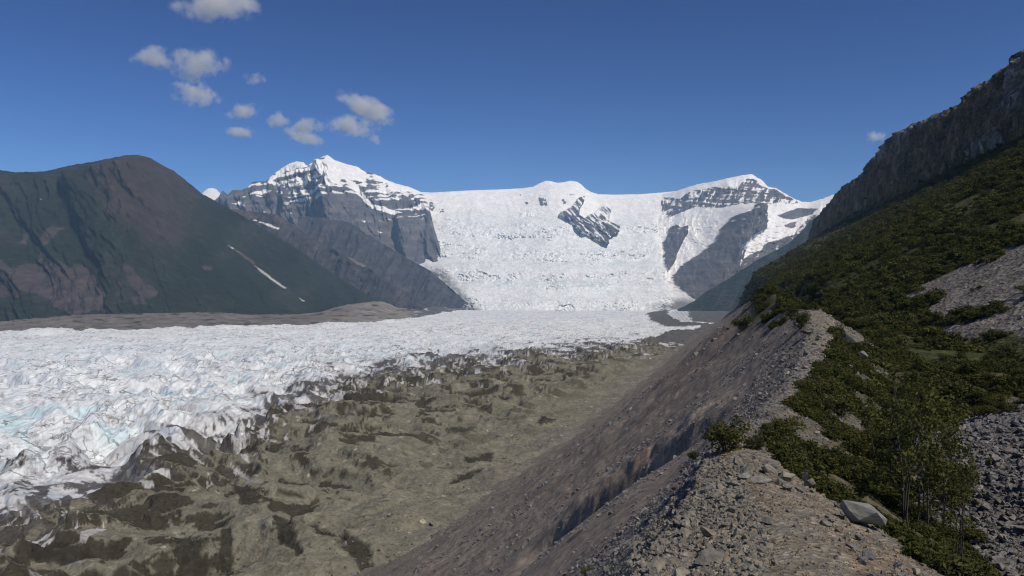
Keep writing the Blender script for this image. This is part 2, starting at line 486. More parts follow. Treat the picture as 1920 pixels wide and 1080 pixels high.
# crest path
path = 1 - sstep(0.0, 0.5, np.maximum(un - w - 1.0 * (1 - sstep(8, 17, y)), -un - w - np.interp(y, [0, 9, 15, 22, 40], [1.2, 1.1, 0.45, 0.35, 0.3])))
tan = np.array([0.185, 0.162, 0.125])
col = mix(col, tan * (1 + 0.35 * n_s)[:, None], path * (1 - sstep(110, 125, y)))
col = mix(col, np.array([0.215, 0.155, 0.11]), path * sstep(0.02, 0.22, perlin(x / 1.4, y / 3.0, 66)) * 0.6 * (1 - sstep(20, 30, y)))
col = mix(col, np.array([0.16, 0.155, 0.145]), path * sstep(0.1, 0.3, perlin(x / 0.8, y / 1.2, 67)) * 0.5)
# right flank: soil and moss, tan scars
veg_c = np.array([0.062, 0.058, 0.028])
flank = sstep(0.2, 1.0, un - w - 1.0 * (1 - sstep(8, 17, y)) + 0.7 * n_s)
col = mix(col, np.array([0.17, 0.155, 0.12]), flank)
scar = sstep(0.12, 0.3, perlin(x / 4.0, y / 7.0, 68) + 0.25 * n_s)
col = mix(col, veg_c * (1 + 0.5 * n_m)[:, None], flank * (1 - 0.85 * scar * (1 - sstep(9, 16, b))))
# tan bare side of the knoll ahead
kn = np.exp(-((y - 84) / 16.0) ** 2) * sstep(-0.5, 1.5, un) * (1 - sstep(11, 17, b + 3 * n_s))
col = mix(col, np.array([0.19, 0.168, 0.125]), kn * sstep(-0.05, 0.15, n_s + 0.5 * n_m))
# vegetation on the crest between rubble and knoll, and beyond the knoll
vegcrest = sstep(17, 20, y) * (1 - sstep(38, 52, y)) * sstep(-0.1, 0.5, un + 0.6 * n_s)
col = mix(col, np.array([0.10, 0.088, 0.058]), vegcrest * (0.45 + 0.4 * sstep(-0.2, 0.2, n_s)))
top = sstep(100, 130, y) * sstep(-9, -2, un + w + 5 * n_m)
col = mix(col, veg_c, top)
# hillside
green = np.array([0.042, 0.050, 0.018]); green2 = np.array([0.068, 0.068, 0.028])
hcol = mix(np.tile(green, (len(x), 1)), green2, sstep(-0.2, 0.4, n_l))
bare = sstep(0.32, 0.46, fbm(x / 40 + 5, y / 90, 4, 71) + 0.12 * n_m) * sstep(60, 120, hs)
hcol = mix(hcol, np.array([0.16, 0.15, 0.13]), bare * 0.8)
ih = sstep(-0.5, 0.6, hill)
col = mix(col, hcol, ih)
# scree patch low on the hillside
e1 = (px - 1850 + 0.55 * (py - 560)) / 160.0; 
scree_poly = [(1690, 552), (1790, 505), (1880, 470), (2010, 430), (2100, 640), (1900, 630), (1820, 640), (1770, 625), (1745, 590)]
pxw = px + 14 * n_m; pyw = py + 10 * fbm(x / 5, y / 7, 3, 73)
scree = inpoly(pxw, pyw, scree_poly) & (y > 62) & (y < 330) & (u > 8)
sveg = sstep(0.10, 0.22, fbm(x / 7, y / 14, 3, 74))
scol = mix(np.tile(np.array([0.15, 0.135, 0.122]), (len(x), 1)) * (1 + 0.3 * n_s)[:, None], green2, sveg * 0.8)
col = np.where(scree[:, None], scol, col)
# block heap
col = mix(col, np.array([0.10, 0.097, 0.092]) * (1 + 0.4 * n_s)[:, None], heap)
# cliff
ccol = np.array([0.104, 0.080, 0.056]) * (1 + 0.35 * fbm(y / 30, z / 12, 4, 81))[:, None]
ccol = mix(ccol, np.array([0.19, 0.145, 0.088]), sstep(0.08, 0.35, fbm(y / 60, z / 30, 4, 82)) * 0.8)
ccol = mix(ccol, np.array([0.20, 0.195, 0.19]), sstep(0.2, 0.4, fbm(y / 130 + 3, z / 50, 3, 83)) * 0.8)
ccol = mix(ccol, np.array([0.055, 0.05, 0.045]), sstep(0.1, 0.3, fbm(y / 12, z / 16, 4, 84)) * 0.6)
ic = sstep(-2, 3, cu + 9 * n_m + 4 * n_s) * (1 - sstep(26, 36, cu + 5 * n_m)) * ih
pale_b = inpoly(px + 6 * n_m, py + 6 * fbm(y / 9, z / 6, 3, 86), [(1795, 308), (1815, 280), (1838, 256), (1868, 246), (1895, 270), (1905, 292), (1870, 302), (1835, 314)])
ccol = np.where(pale_b[:, None], np.array([0.23, 0.225, 0.22]), ccol)
veg_on_cliff = sstep(0.18, 0.3, fbm(y / 40, z / 16, 4, 85)) * 0.7
ccol = mix(ccol, green2, veg_on_cliff * 0.5)
b1_, b2_, bid = cells((y + 0.3 * z) / 15 + 0.6 * fbm(y / 20, z / 12, 3, 98), (z - 0.3 * y) / 9 + 0.6 * fbm(y / 18, z / 14, 3, 99), 100)
ccol = ccol * (0.55 + 0.95 * bid)[:, None]
ccol = mix(ccol, np.array([0.035, 0.032, 0.028]), (1 - sstep(0.03, 0.12, b2_ - b1_)) * 0.7)
lay = fbm((z - 0.35 * y) / 7.0, (y + z) / 90.0, 4, 97)
ccol = ccol * (1 + 0.55 * lay)[:, None]
col = mix(col, ccol, ic)
cliff_mask = (ic > 0.5)
hill_mask = (hill > 0)
# foot of the inner slope takes the colour of the fine debris
foot = sstep(-52, -78, z + 14 * fbm(q / 14, a / 30, 4, 94))
col = mix(col, np.array([0.165, 0.150, 0.122]), foot * 0.85)

keepv = (z > -83.6) & ~((u < -60) & (y < 20))
crag = 12.0 * (ridged((y + 0.5 * z) / 26, (z - 0.35 * y) / 17, 4, 95) - 0.6) + 5.0 * fbm(y / 12, z / 9, 4, 96)
xcl = x - ic * crag * 0.95; ycl = y + ic * crag * 0.28
verts = np.stack([xcl, ycl, z], 1)
T = grid_objects([('rock_cliff', cliff_mask, M_cliff, False),
                  ('scree_slope', scree, M_hill, False),
                  ('block_heap', heap > 0.5, M_near, False),
                  ('hillside', hill_mask, M_hill, False),
                  ('moraine_ridge', None, M_near, False)], verts, NR, NC, col, keepv)
NEAR = dict(x=x, y=y, z=z, u=u, px=px, py=py)


def gz(xx, yy):
    return terrain(np.atleast_1d(np.asarray(xx, float)), np.atleast_1d(np.asarray(yy, float)))


# which near vertices can be seen from the camera: running maximum of elevation along each column
el_ang = (z / y).reshape(NR, NC)
runmax = np.maximum.accumulate(el_ang, axis=0)
vis_grid = el_ang >= runmax - 0.006


def visible(xx, yy, zz, tol=0.0):
    ppx = 960 + F * xx / yy
    ci = np.clip(np.interp(ppx, px_cols, np.arange(NC)).astype(int), 0, NC - 1)
    ri = np.clip(np.interp(np.log(yy), np.log(d_rows), np.arange(NR)).astype(int) - 1, 0, NR - 1)
    return zz / yy >= runmax[ri, ci] - tol


# ------------------------------------------------------------------ the glacier
GZ0 = -80.0
gp = np.concatenate([np.linspace(-260, 0, 40), np.linspace(0, 1330, 680)[1:], np.linspace(1330, 1700, 60)[1:]])
t = np.linspace((1150 - HY) ** 0.55, (572.5 - HY) ** 0.55, 500)
gpy = HY + t ** (1 / 0.55)
gd = -GZ0 * F / (gpy - HY)
NRg, NCg = len(gd), len(gp)
PXg, Dg = np.meshgrid(gp, gd)
xg = ((PXg - 960) / F * Dg).ravel(); yg = Dg.ravel(); pxg = PXg.ravel(); pyg = np.repeat(gpy, NCg)

wx = xg + 26 * fbm(xg / 90, yg / 90, 3, 101); wy = yg + 26 * fbm(xg / 90 + 7, yg / 90, 3, 102)
# ice / debris limit, as a distance along the view over the valley floor
bpx = [-260, 0, 60, 130, 200, 260, 330, 410, 470, 520, 580, 640, 700, 770, 830, 960, 1100, 1230, 1330, 1700]
bpy_ = [900, 945, 960, 930, 905, 880, 855, 835, 805, 770, 745, 722, 705, 697, 686, 668, 655, 645, 640, 640]
pyb = np.interp(pxg, bpx, bpy_)
lim = np.log((pyg - HY) / (pyb - HY))           # >0: nearer than the limit = debris
nb = fbm(wx / 55, wy / 80, 4, 103); nb2 = fbm(xg / 16, yg / 20, 4, 104)
deb_f = lim + 0.30 * nb + 0.10 * nb2
near_w = 1 - sstep(700, 1500, yg)
deb = sstep(-0.05, 0.09, deb_f)                 # 1 = debris covered
mixz = np.exp(-(deb_f / 0.22) ** 2)             # the dirty zone between

# relief
fo = 0.62                                       # foliation direction
s1 = wx * 0.85 + wy * 0.53; s2 = -wx * 0.53 + wy * 0.85
r1 = ridged(s1 / 62, s2 / 150, 3, 111, gain=0.42)
r2 = ridged(s1 / 26 + 0.4 * fbm(xg / 40, yg / 40, 2, 117), s2 / 95, 3, 112, gain=0.4)
r3 = ridged(s1 / 4.5, s2 / 46, 2, 113)
bil = fbm(xg / 170, yg / 170, 4, 114)
patch = sstep(-0.25, 0.3, fbm(xg / 140, yg / 110, 3, 118))
fardamp = 1 - 0.8 * sstep(600, 1500, yg)
ice_h = 25 * (r1 - 0.62) * (0.4 + 0.6 * near_w) * (0.55 + 0.45 * patch) + 6.0 * (r2 - 0.6) * fardamp * (0.25 + 0.75 * patch) + 0.8 * (r3 - 0.6) * fardamp
ice_h = ice_h + 9 * bil
crev = sstep(0.82, 0.93, ridged(s1 / 40 + 3, s2 / 17, 2, 115)) * sstep(-0.1, 0.25, fbm(xg / 120, yg / 120, 3, 116))
ice_h = ice_h - 2.5 * crev
# debris: hummocks with scarps where the cover has slid off
hum = fbm(wx / 70, wy / 60, 5, 121); hum2 = fbm(xg / 21, yg / 18, 4, 122)
lv = fbm(wx / 48 + 9, wy / 36, 5, 123)
gate = sstep(-0.12, 0.22, fbm(xg / 130, yg / 95, 3, 124) + 0.35 * mixz + 0.12)
sc = sstep(0.02, 0.075, lv) * gate
lv2 = fbm(wx / 22 + 4, wy / 17, 4, 125)
sc2 = sstep(0.10, 0.17, lv2) * gate
mound = 1 - np.abs(fbm(wx / 55 + 11, wy / 46, 3, 126)) * 2.2
mound2 = 1 - np.abs(fbm(xg / 19 + 5, yg / 17, 3, 127)) * 2.2
deb_h = 12 * hum + 2.2 * hum2 + 6.5 * (mound - 0.5) + 1.6 * (mound2 - 0.5) + 2.2 * sc + 1.0 * sc2
foot_w = 1 - sstep(0, 45, (0.30 * yg - 92 + 12 * nb) - xg) if False else 0
# calmer towards the foot of the ridge
xf = np.interp(yg, [150, 240, 423, 944, 3000], [-50, -26, 12, 177, 800])
calm = sstep(0, 75, xf - xg + 26 * nb)
deb_h = deb_h * (0.48 + 0.52 * calm)
hgl = ice_h * (1 - deb) + deb_h * deb + 5 * (deb - 0.5) * near_w * 0
# slots melted into the near debris (px, py of ends, width m, depth m)
slot_m = np.zeros(len(xg))


def plane_pt(px_, py_):
    d_ = -GZ0 * F / (py_ - HY)
    return (px_ - 960) / F * d_, d_


for (p0, p1, wd, dp) in [((517, 985), (560, 1060), 2.2, 6), ((585, 1003), (640, 1030), 2.0, 5), ((636, 1020), (690, 1068), 3.4, 7), ((448, 915), (476, 965), 4.5, 6), ((422, 1000), (432, 1075), 1.6, 4), ((335, 1000), (372, 1080), 4.5, 6), ((1010, 800), (1040, 790), 4, 4), ((880, 870), (915, 850), 5, 5), ((850, 905), (905, 885), 3, 4), ((30, 1060), (150, 1050), 7, 6)]:
    ax, ay = plane_pt(*p0); bx_, by_ = plane_pt(*p1)
    L2 = (bx_ - ax) ** 2 + (by_ - ay) ** 2
    tt = np.clip(((xg - ax) * (bx_ - ax) + (yg - ay) * (by_ - ay)) / L2, 0, 1)
    dd = np.hypot(xg - ax - tt * (bx_ - ax), yg - ay - tt * (by_ - ay))
    ww = wd * (0.6 + 0.8 * np.sin(np.pi * np.clip(tt, 0.08, 0.92))) * (1 + 0.9 * fbm(xg / 4, yg / 4, 3, 131))
    m_ = 1 - sstep(0.55, 1.0, dd / np.maximum(ww, 0.2))
    slot_m = np.maximum(slot_m, m_)
    hgl = hgl - 0.16 * dp * m_
# fade relief at the far end and under the far bank
hgl = hgl * (1 - 0.5 * sstep(1800, 4500, yg))
zg = GZ0 + hgl
# the ice ends along the far bank
edge_px = [-260, 0, 200, 400, 600, 700, 760, 800, 830, 860, 880, 1000, 1240, 1700]
edge_py = [628, 622, 619, 615, 608, 604, 599, 593, 587, 582, 579, 577, 577, 577]
ed = -GZ0 * F / (np.interp(pxg, edge_px, edge_py) - HY)
beyond = (yg - ed) / ed
zg = zg - sstep(-0.015, 0.03, beyond) * 16 + 5 * np.exp(-((beyond + 0.035) / 0.03) ** 2)

# ---- albedo
ZG2 = zg.reshape(NRg, NCg)
dzy = (np.gradient(ZG2, axis=0) / np.gradient(Dg, axis=0)).ravel()
dxg = np.gradient(xg.reshape(NRg, NCg), axis=1)
dzx = (np.gradient(ZG2, axis=1) / dxg).ravel()
steep = np.hypot(dzx, dzy)
fol = fbm(s1 / 2.6, s2 / 45, 4, 141); fol2 = fbm(s1 / 9, s2 / 120, 3, 142)
icol = np.tile(np.array([0.74, 0.785, 0.81]), (len(xg), 1))
icol = mix(icol, np.array([0.78, 0.785, 0.78]), sstep(900, 2000, yg) * 0.9)
icol = mix(icol, np.array([0.55, 0.545, 0.56]), sstep(0.05, 0.2, fol + 0.4 * fol2) * 0.5 * (0.35 + 0.65 * near_w))
blue = sstep(0.08, 0.4, fbm(wx / 60 + 2, wy / 45, 4, 143) + 0.3 * (0.62 - r2))
icol = mix(icol, np.array([0.55, 0.73, 0.78]), blue * 0.85 * (0.3 + 0.7 * near_w))
icol = mix(icol, np.array([0.17, 0.33, 0.42]), sstep(0.4, 0.52, fbm(xg / 23, yg / 19, 3, 144)) * 0.7 * near_w)
icol = mix(icol, np.array([0.20, 0.195, 0.20]), crev * 0.7 * (1 - 0.5 * sstep(900, 1800, yg)))
crk = sstep(0.90, 0.965, ridged(wx / 34, wy / 52, 3, 147, gain=0.6)) * sstep(-0.1, 0.2, fbm(xg / 80, yg / 120, 3, 148))
icol = mix(icol, np.array([0.22, 0.21, 0.215]), crk * 0.75 * (0.55 + 0.45 * near_w))
# mud and grit between the ice and the debris: a ragged limit, streaked along the foliation
fn1 = fbm(s1 / 15, s2 / 42, 5, 145, gain=0.6); fn2 = fbm(s1 / 4.2, s2 / 17, 4, 146, gain=0.6)
DF = deb_f * 1.9 + 0.75 * fn1 + 0.45 * fn2
grey = sstep(-0.62, -0.40, DF) * (0.5 + 0.5 * near_w)
icol = mix(icol, np.array([0.44, 0.425, 0.425]), grey * 0.55)
icol = mix(icol, np.array([0.30, 0.285, 0.28]), sstep(0.12, 0.2, fn2 + 0.4 * fn1 - 0.28 * np.clip(-deb_f - 0.1, 0, 2)) * (0.15 + 0.85 * near_w) * 0.6)
icol = mix(icol, np.array([0.085, 0.078, 0.070]), sstep(-0.22, -0.14, DF) * 0.95)
dcol = np.tile(np.array([0.165, 0.156, 0.120]), (len(xg), 1)) * (1 + 0.25 * hum2 + 0.15 * fbm(xg / 3, yg / 3, 3, 150))[:, None]
dzs = np.clip(dzy * 1.0 - dzx * 0.35, -0.6, 0.6)  # slope towards the camera, drives the painted shade below
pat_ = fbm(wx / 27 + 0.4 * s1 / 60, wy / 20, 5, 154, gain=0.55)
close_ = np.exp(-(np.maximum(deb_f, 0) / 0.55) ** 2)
wet_shade0 = sstep(0.205, 0.23, 0.70 * pat_ + 0.28 * dzs + 0.07 * close_ + 0.02 - 0.03 * (1 - sstep(260, 420, yg)))  # dark wet patches, plus shade painted into the colour of camera-facing slopes
wet_shade = np.maximum(wet_shade0, sstep(0.95, 1.25, steep + 0.25 * fbm(xg / 6, yg / 6, 3, 151)))
wet_shade = np.maximum(wet_shade, 0.3 * np.maximum(sc * (1 - sstep(0.15, 0.21, lv)) * 0.9, sc2 * (1 - sstep(0.2, 0.26, lv2)) * 0.8))
dcol = mix(dcol, np.array([0.042, 0.037, 0.027]), wet_shade * (0.2 + 0.75 * calm))
inner = np.exp(-(np.maximum(deb_f - 0.10, 0) / 0.22) ** 2)
dcol = mix(dcol, np.array([0.058, 0.053, 0.046]), sstep(0.24, 0.18, DF) * 0.9)
dcol = mix(dcol, np.array([0.55, 0.55, 0.56]), sstep(0.02, -0.05, DF) * 0.8)
bits = sstep(0.27, 0.31, fbm(s1 / 7, s2 / 30, 4, 153)) * inner * near_w
dcol = mix(dcol, np.array([0.50, 0.50, 0.51]), bits * 0.75)
crk2 = sstep(0.955, 0.985, ridged(wx / 60 + 3, wy / 34, 2, 155)) * sstep(-0.05, 0.1, fbm(xg / 70, yg / 60, 3, 156)) * calm
dcol = mix(dcol, np.array([0.03, 0.027, 0.021]), crk2 * 0.85)
dcol = mix(dcol, np.array([0.03, 0.027, 0.021]), slot_m * 0.9)
# grey gravel that rolled to the foot of the ridge
dcol = mix(dcol, np.array([0.150, 0.136, 0.124]), (1 - sstep(-22, 14, xf - xg + 22 * nb + 9 * nb2)) * 0.8)
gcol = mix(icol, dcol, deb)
# medial moraine and striped tongue at the right
wpx = pxg + 9 * fbm(xg / 60, yg / 120, 3, 160); wpy = pyg + 1.2 * fbm(xg / 40, yg / 90, 3, 161)
dark1 = inpoly(wpx, wpy, [(1213, 588), (1235, 583), (1250, 581.5), (1258, 590), (1270, 601), (1300, 608), (1330, 608), (1340, 613), (1285, 613), (1245, 612), (1228, 604), (1218, 597)])
dark2 = inpoly(wpx, wpy, [(1288, 585), (1300, 579), (1600, 577), (1600, 612), (1300, 606)])
dark3 = inpoly(wpx, wpy + 2.5 * np.sin(pxg / 11), [(1200, 634), (1240, 625), (1275, 618), (1340, 610), (1700, 610), (1700, 660), (1230, 645)])
dk = np.array([0.105, 0.10, 0.098])
gcol = np.where((dark1 | dark2 | dark3)[:, None], dk * (1 + 0.3 * nb2)[:, None], gcol)
tongue = inpoly(wpx, pyg, [(1252, 588), (1270, 582), (1292, 582), (1290, 592), (1302, 606), (1284, 607), (1262, 598)])
gcol = np.where(tongue[:, None], mix(np.tile(np.array([0.62, 0.63, 0.64]), (len(xg), 1)), np.array([0.25, 0.25, 0.26]), sstep(0.1, 0.6, np.sin(pxg * 0.9 - pyg * 0.8)) * 0.6), gcol)
zg = zg + np.where(dark1 | dark2, 3.0, 0.0)
deb_mask = (deb > 0.5) | dark1 | dark2 | dark3
rear = (beyond < 0.05)
# hidden under the ridge: leave out
xr = 0.30 * yg + 40
keepg = rear & (xg < xr)
vg = np.stack([xg, yg, zg], 1)
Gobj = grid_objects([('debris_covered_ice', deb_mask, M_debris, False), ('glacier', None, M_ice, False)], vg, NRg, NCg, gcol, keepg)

# one wide base under everything
base_n = 24
bxs = np.linspace(-16000, 16000, base_n); bys = np.linspace(-3000, 24000, base_n)
BX, BY = np.meshgrid(bxs, bys)
bz = np.full(BX.size, -125.0)
grid_objects([('valley_floor', None, M_debris, False)], np.stack([BX.ravel(), BY.ravel(), bz], 1), base_n, base_n, np.tile([0.12, 0.115, 0.1], (BX.size, 1)))


# ------------------------------------------------------------------ far mountains
def sheet(name, top, bot, nu, nv, relief, color, mat, back=900.0, kprof=1.0, jag=0.0, seed=0, smooth=False):
    """a mountain face between a foot line and a ridge line (px, row, distance), with its own depth and a far side"""
    t_ = np.array(top, float); b_ = np.array(bot, float)
    u0, u1 = max(t_[0, 0], b_[0, 0]), min(t_[-1, 0], b_[-1, 0])
    pu = np.linspace(u0, u1, nu)
    tpy = np.interp(pu, t_[:, 0], t_[:, 1]); td = np.interp(pu, t_[:, 0], t_[:, 2])
    if jag:
        tpy = tpy + jag * fbm(pu / 9.0, pu * 0 + seed, 4, seed)
    bpy2 = np.interp(pu, b_[:, 0], b_[:, 1]); bd = np.interp(pu, b_[:, 0], b_[:, 2])
    v = np.linspace(0, 1, nv)[:, None]
    pyv = bpy2 + (tpy - bpy2) * v
    kk_ = max(3, int(nu * 45.0 / max(u1 - u0, 1)))
    ker_ = np.hanning(2 * kk_ + 3)[1:-1]; ker_ /= ker_.sum()
    ts_ = np.convolve(np.pad(tpy, len(ker_) // 2, mode='edge'), ker_, mode='valid')[:nu]
    vv = np.clip((bpy2 - pyv) / np.maximum(bpy2 - ts_, 4), 0, 1.25)
    dv = bd + (td - bd) * vv ** kprof
    pxv = np.broadcast_to(pu, pyv.shape)
    XX = (pxv - 960) / F * dv; ZZ = (HY - pyv) / F * dv
    dm = float(np.mean(td + bd) / 2)
    SX = (pxv - 960) / F * dm; SZ = (HY - pyv) / F * dm
    rl = relief(SX, SZ, pxv, pyv, np.broadcast_to(v, pyv.shape))
    YY = dv + rl * np.clip((1 - v) * 14, 0.12, 1)
    c = color(SX, SZ, pxv, pyv, rl)
    # the far side, falling away
    rows = 4
    bx2 = [XX]; by2 = [YY]; bz2 = [ZZ]; cc = [c]
    for i in range(1, rows + 1):
        f_ = i / rows
        bx2.append(XX[-1:] * (1 + back * f_ / td)); by2.append(YY[-1:] + back * f_)
        bz2.append(ZZ[-1:] - (ZZ[-1:] + 130) * f_ ** 1.2); cc.append(c[-1:])
    XX = np.concatenate(bx2); YY = np.concatenate(by2); ZZ = np.concatenate(bz2); c = np.concatenate(cc)
    n_r = XX.shape[0]
    return grid_objects([(name, None, mat, smooth)], np.stack([XX.ravel(), YY.ravel(), ZZ.ravel()], 1), n_r, nu, c.reshape(-1, 3))[name]


SNOW = np.array([0.84, 0.822, 0.79]); ROCK = np.array([0.095, 0.092, 0.095]); ROCK2 = np.array([0.15, 0.135, 0.13])

# --- far lateral moraine bank
def rel_bank(SX, SZ, px, py, v):
    return -26 * ridged(SX / 60, SZ / 90, 4, 201) - 25 * fbm(SX / 200, SZ / 60, 3, 202)
def col_bank(SX, SZ, px, py, rl):
    c = np.tile(np.array([0.145, 0.128, 0.112]), px.shape + (1,)) * (1 + 0.35 * fbm(SX / 40, SZ / 12, 4, 203))[..., None]
    c = mix(c, np.array([0.20, 0.18, 0.155]), sstep(590, 700, px) * (1 - sstep(745, 790, px)))
    c = mix(c, np.array([0.03, 0.04, 0.028]), sstep(0.22, 0.36, fbm(SX / 60, SZ / 9, 4, 204)) * 0.8)
    c = mix(c, np.array([0.085, 0.085, 0.09]), sstep(760, 800, px) * 0.8)
    return mix(c, np.array([0.55, 0.56, 0.57]), sstep(0.28, 0.4, fbm(SX / 30, SZ / 5, 3, 205)) * sstep(750, 780, px) * 0.6)
sheet('lateral_moraine', [(-260, 612, 2150), (0, 603, 2250), (60, 597, 2280), (150, 590, 2320), (300, 587, 2400), (400, 585, 2500), (470, 590, 2600), (560, 589, 2700), (600, 585, 2760), (640, 573, 2850), (700, 565, 3000), (722, 566, 3100), (745, 577, 3250), (790, 581, 3700), (810, 574, 4000), (850, 578, 4600), (880, 577, 5100), (935, 576, 5600)],
      [(-260, 634, 1750), (0, 628, 1790), (200, 625, 1880), (400, 621, 1990), (600, 614, 2250), (700, 610, 2450), (760, 605, 2680), (830, 594, 3600), (880, 585, 4900), (935, 582, 5400)],
      620, 50, rel_bank, col_bank, M_far, back=300, jag=2.0, seed=4)

# --- the big green mountain on the left
def rel_left(SX, SZ, px, py, v):
    wxx = SX + 90 * fbm(SX / 400, SZ / 400, 3, 211)
    r = ridged((wxx + 0.55 * SZ) / 420, SZ / 1500, 4, 212)
    r2 = ridged((wxx + 0.55 * SZ) / 110, SZ / 420, 4, 213)
    bulge = -230 * np.exp(-((px - 250 - (py - 300) * 0.35) / 130.0) ** 2) * (0.3 + 0.7 * v)
    return bulge - 150 * (r - 0.5) - 46 * (r2 - 0.5) - 22 * fbm(SX / 40, SZ / 60, 3, 214)
def col_left(SX, SZ, px, py, rl):
    n1 = fbm(SX / 220, SZ / 220, 5, 221); n2 = fbm((SX + 0.6 * SZ) / 60, SZ / 240, 4, 222); n3 = fbm((SX - 0.6 * SZ) / 40, SZ / 200, 4, 226)
    c = np.tile(np.array([0.019, 0.024, 0.014]), px.shape + (1,)) * (1 + 0.5 * n1 + 0.3 * n2)[..., None]
    # bare reddish top and flank
    bare = sstep(0.0, 0.5, 1.35 - np.hypot((px - 262 - 0.42 * (py - 300)) / 75.0, (py - 330) / 120.0) + 0.55 * n1 + 0.35 * n3)
    c = mix(c, np.array([0.058, 0.040, 0.036]), bare * 0.62)
    c = mix(c, np.array([0.040, 0.034, 0.030]), sstep(0.1, 0.4, n1 + 0.3 * n3) * 0.6)
    cl1 = inpoly(px + 16 * n1, py + 14 * n2, [(-40, 480), (0, 485), (40, 500), (80, 492), (150, 495), (195, 520), (228, 555), (232, 585), (150, 586), (115, 570), (60, 540), (20, 510), (-40, 520)])
    cl2 = inpoly(px + 8 * n2, py + 10 * n1, [(-300, 490), (-40, 480), (20, 510), (60, 555), (0, 560), (-300, 560)])
    cc = mix(np.tile(np.array([0.066, 0.052, 0.049]), px.shape + (1,)), np.array([0.040, 0.034, 0.034]), sstep(0.0, 0.3, fbm(SX / 25, SZ / 130, 4, 223)))
    c = np.where(cl1[..., None], cc, c)
    c = np.where(cl2[..., None], cc * 0.75, c)
    for poly in ([(62, 425), (70, 425), (45, 460), (33, 458)], [(112, 426), (128, 428), (102, 468), (85, 488), (78, 482), (95, 450)], [(260, 480), (272, 495), (300, 530), (325, 545), (310, 560), (285, 545), (265, 505)], [(278, 556), (300, 555), (305, 570), (282, 570)], [(395, 498), (420, 505), (418, 512), (400, 508)]):
        c = np.where(inpoly(px + 6 * n2, py + 6 * n3, poly)[..., None], np.array([0.060, 0.049, 0.045]), c)
    for poly in ([(478, 494), (484, 499), (503, 512), (522, 526), (541, 541), (537, 541), (515, 526), (495, 511)], [(439, 461), (447, 466), (450, 469), (446, 468)], [(560, 556), (572, 564), (570, 566)], [(90, 376), (93, 377), (92, 379)]):
        c = np.where(inpoly(px, py, poly)[..., None], np.array([0.36, 0.35, 0.33]), c)
    return mix(c, np.array([0.105, 0.075, 0.06]), inpoly(px, py, [(450, 470), (458, 472), (485, 493), (482, 497), (468, 486)]) * 0.8)
sheet('green_mountain', [(-300, 345, 4300), (-100, 325, 4200), (0, 319, 4150), (30, 323, 4120), (80, 322, 4080), (130, 312, 4040), (190, 302, 4000), (240, 293, 3980), (262, 292, 3980), (285, 297, 3990), (310, 312, 4020), (330, 322, 4060), (350, 338, 4100), (380, 363, 4180), (410, 380, 4240), (450, 402, 4330), (500, 432, 4420), (560, 468, 4500), (610, 503, 4550), (650, 530, 4560), (690, 552, 4500), (720, 568, 4400), (745, 582, 4300)],
      [(-300, 640, 2250), (0, 636, 2350), (300, 625, 2550), (500, 618, 2850), (650, 606, 3250), (720, 600, 3600), (745, 598, 3900)],
      560, 230, rel_left, col_left, M_far, back=1500, jag=1.6, seed=6)

# --- dark spur behind it
def rel_spur(seed, amp=1.0):
    def f(SX, SZ, px, py, v):
        r = ridged((SX - 0.6 * SZ) / 300, SZ / 900, 4, seed)
        r2 = ridged((SX - 0.5 * SZ) / 80, SZ / 300, 4, seed + 1)
        return amp * (-170 * (r - 0.5) - 60 * (r2 - 0.5) - 20 * fbm(SX / 40, SZ / 50, 3, seed + 2))
    return f
def col_spur(base, alt, seed, snow=(), pale=()):
    def f(SX, SZ, px, py, rl):
        n1 = fbm(SX / 200, SZ / 160, 5, seed); n2 = fbm((SX - 0.8 * SZ) / 50, SZ / 220, 4, seed + 1)
        c = mix(np.tile(np.array(base), px.shape + (1,)), np.array(alt), sstep(-0.1, 0.35, n1 + 0.5 * n2))
        for poly in pale:
            c = np.where(inpoly(px + 5 * n2, py + 5 * n1, poly)[..., None], np.array([0.15, 0.125, 0.105]), c)
        for poly in snow:
            c = np.where(inpoly(px, py + 2 * n2, poly)[..., None], SNOW * 0.9, c)
        return c
    return f
sheet('dark_spur', [(395, 392, 5600), (440, 392, 5600), (480, 397, 5600), (520, 402, 5600), (560, 427, 5550), (575, 440, 5500), (610, 460, 5450), (640, 474, 5400), (685, 498, 5300), (747, 540, 5150), (808, 572, 5050), (860, 582, 5000)],
      [(395, 600, 4900), (600, 600, 4900), (760, 592, 4900), (860, 588, 4950)], 300, 120,
      rel_spur(231), col_spur((0.045, 0.040, 0.042), (0.075, 0.062, 0.058), 232,
      snow=[[(478, 413), (500, 418), (512, 422), (528, 430), (526, 432), (505, 424)], [(443, 372), (455, 380), (470, 390), (452, 384)], [(436, 458), (446, 463), (440, 462)]],
      pale=[[(640, 472), (660, 474), (690, 488), (700, 500), (680, 500), (655, 485)]]), M_far, back=800, jag=2.0, seed=8)

# --- shadowed spur beside the icefall
sheet('shadowed_spur', [(560, 405, 6500), (600, 408, 6400), (655, 417, 6200), (690, 440, 6000), (730, 464, 5850), (765, 485, 5700), (808, 508, 5500), (840, 536, 5350), (869, 562, 5200), (895, 577, 5050)],
      [(560, 600, 5100), (760, 596, 4950), (895, 584, 4900)], 240, 110,
      rel_spur(241, 0.8), col_spur((0.050, 0.050, 0.056), (0.070, 0.064, 0.066), 242), M_far, back=700, jag=2.0, seed=9)

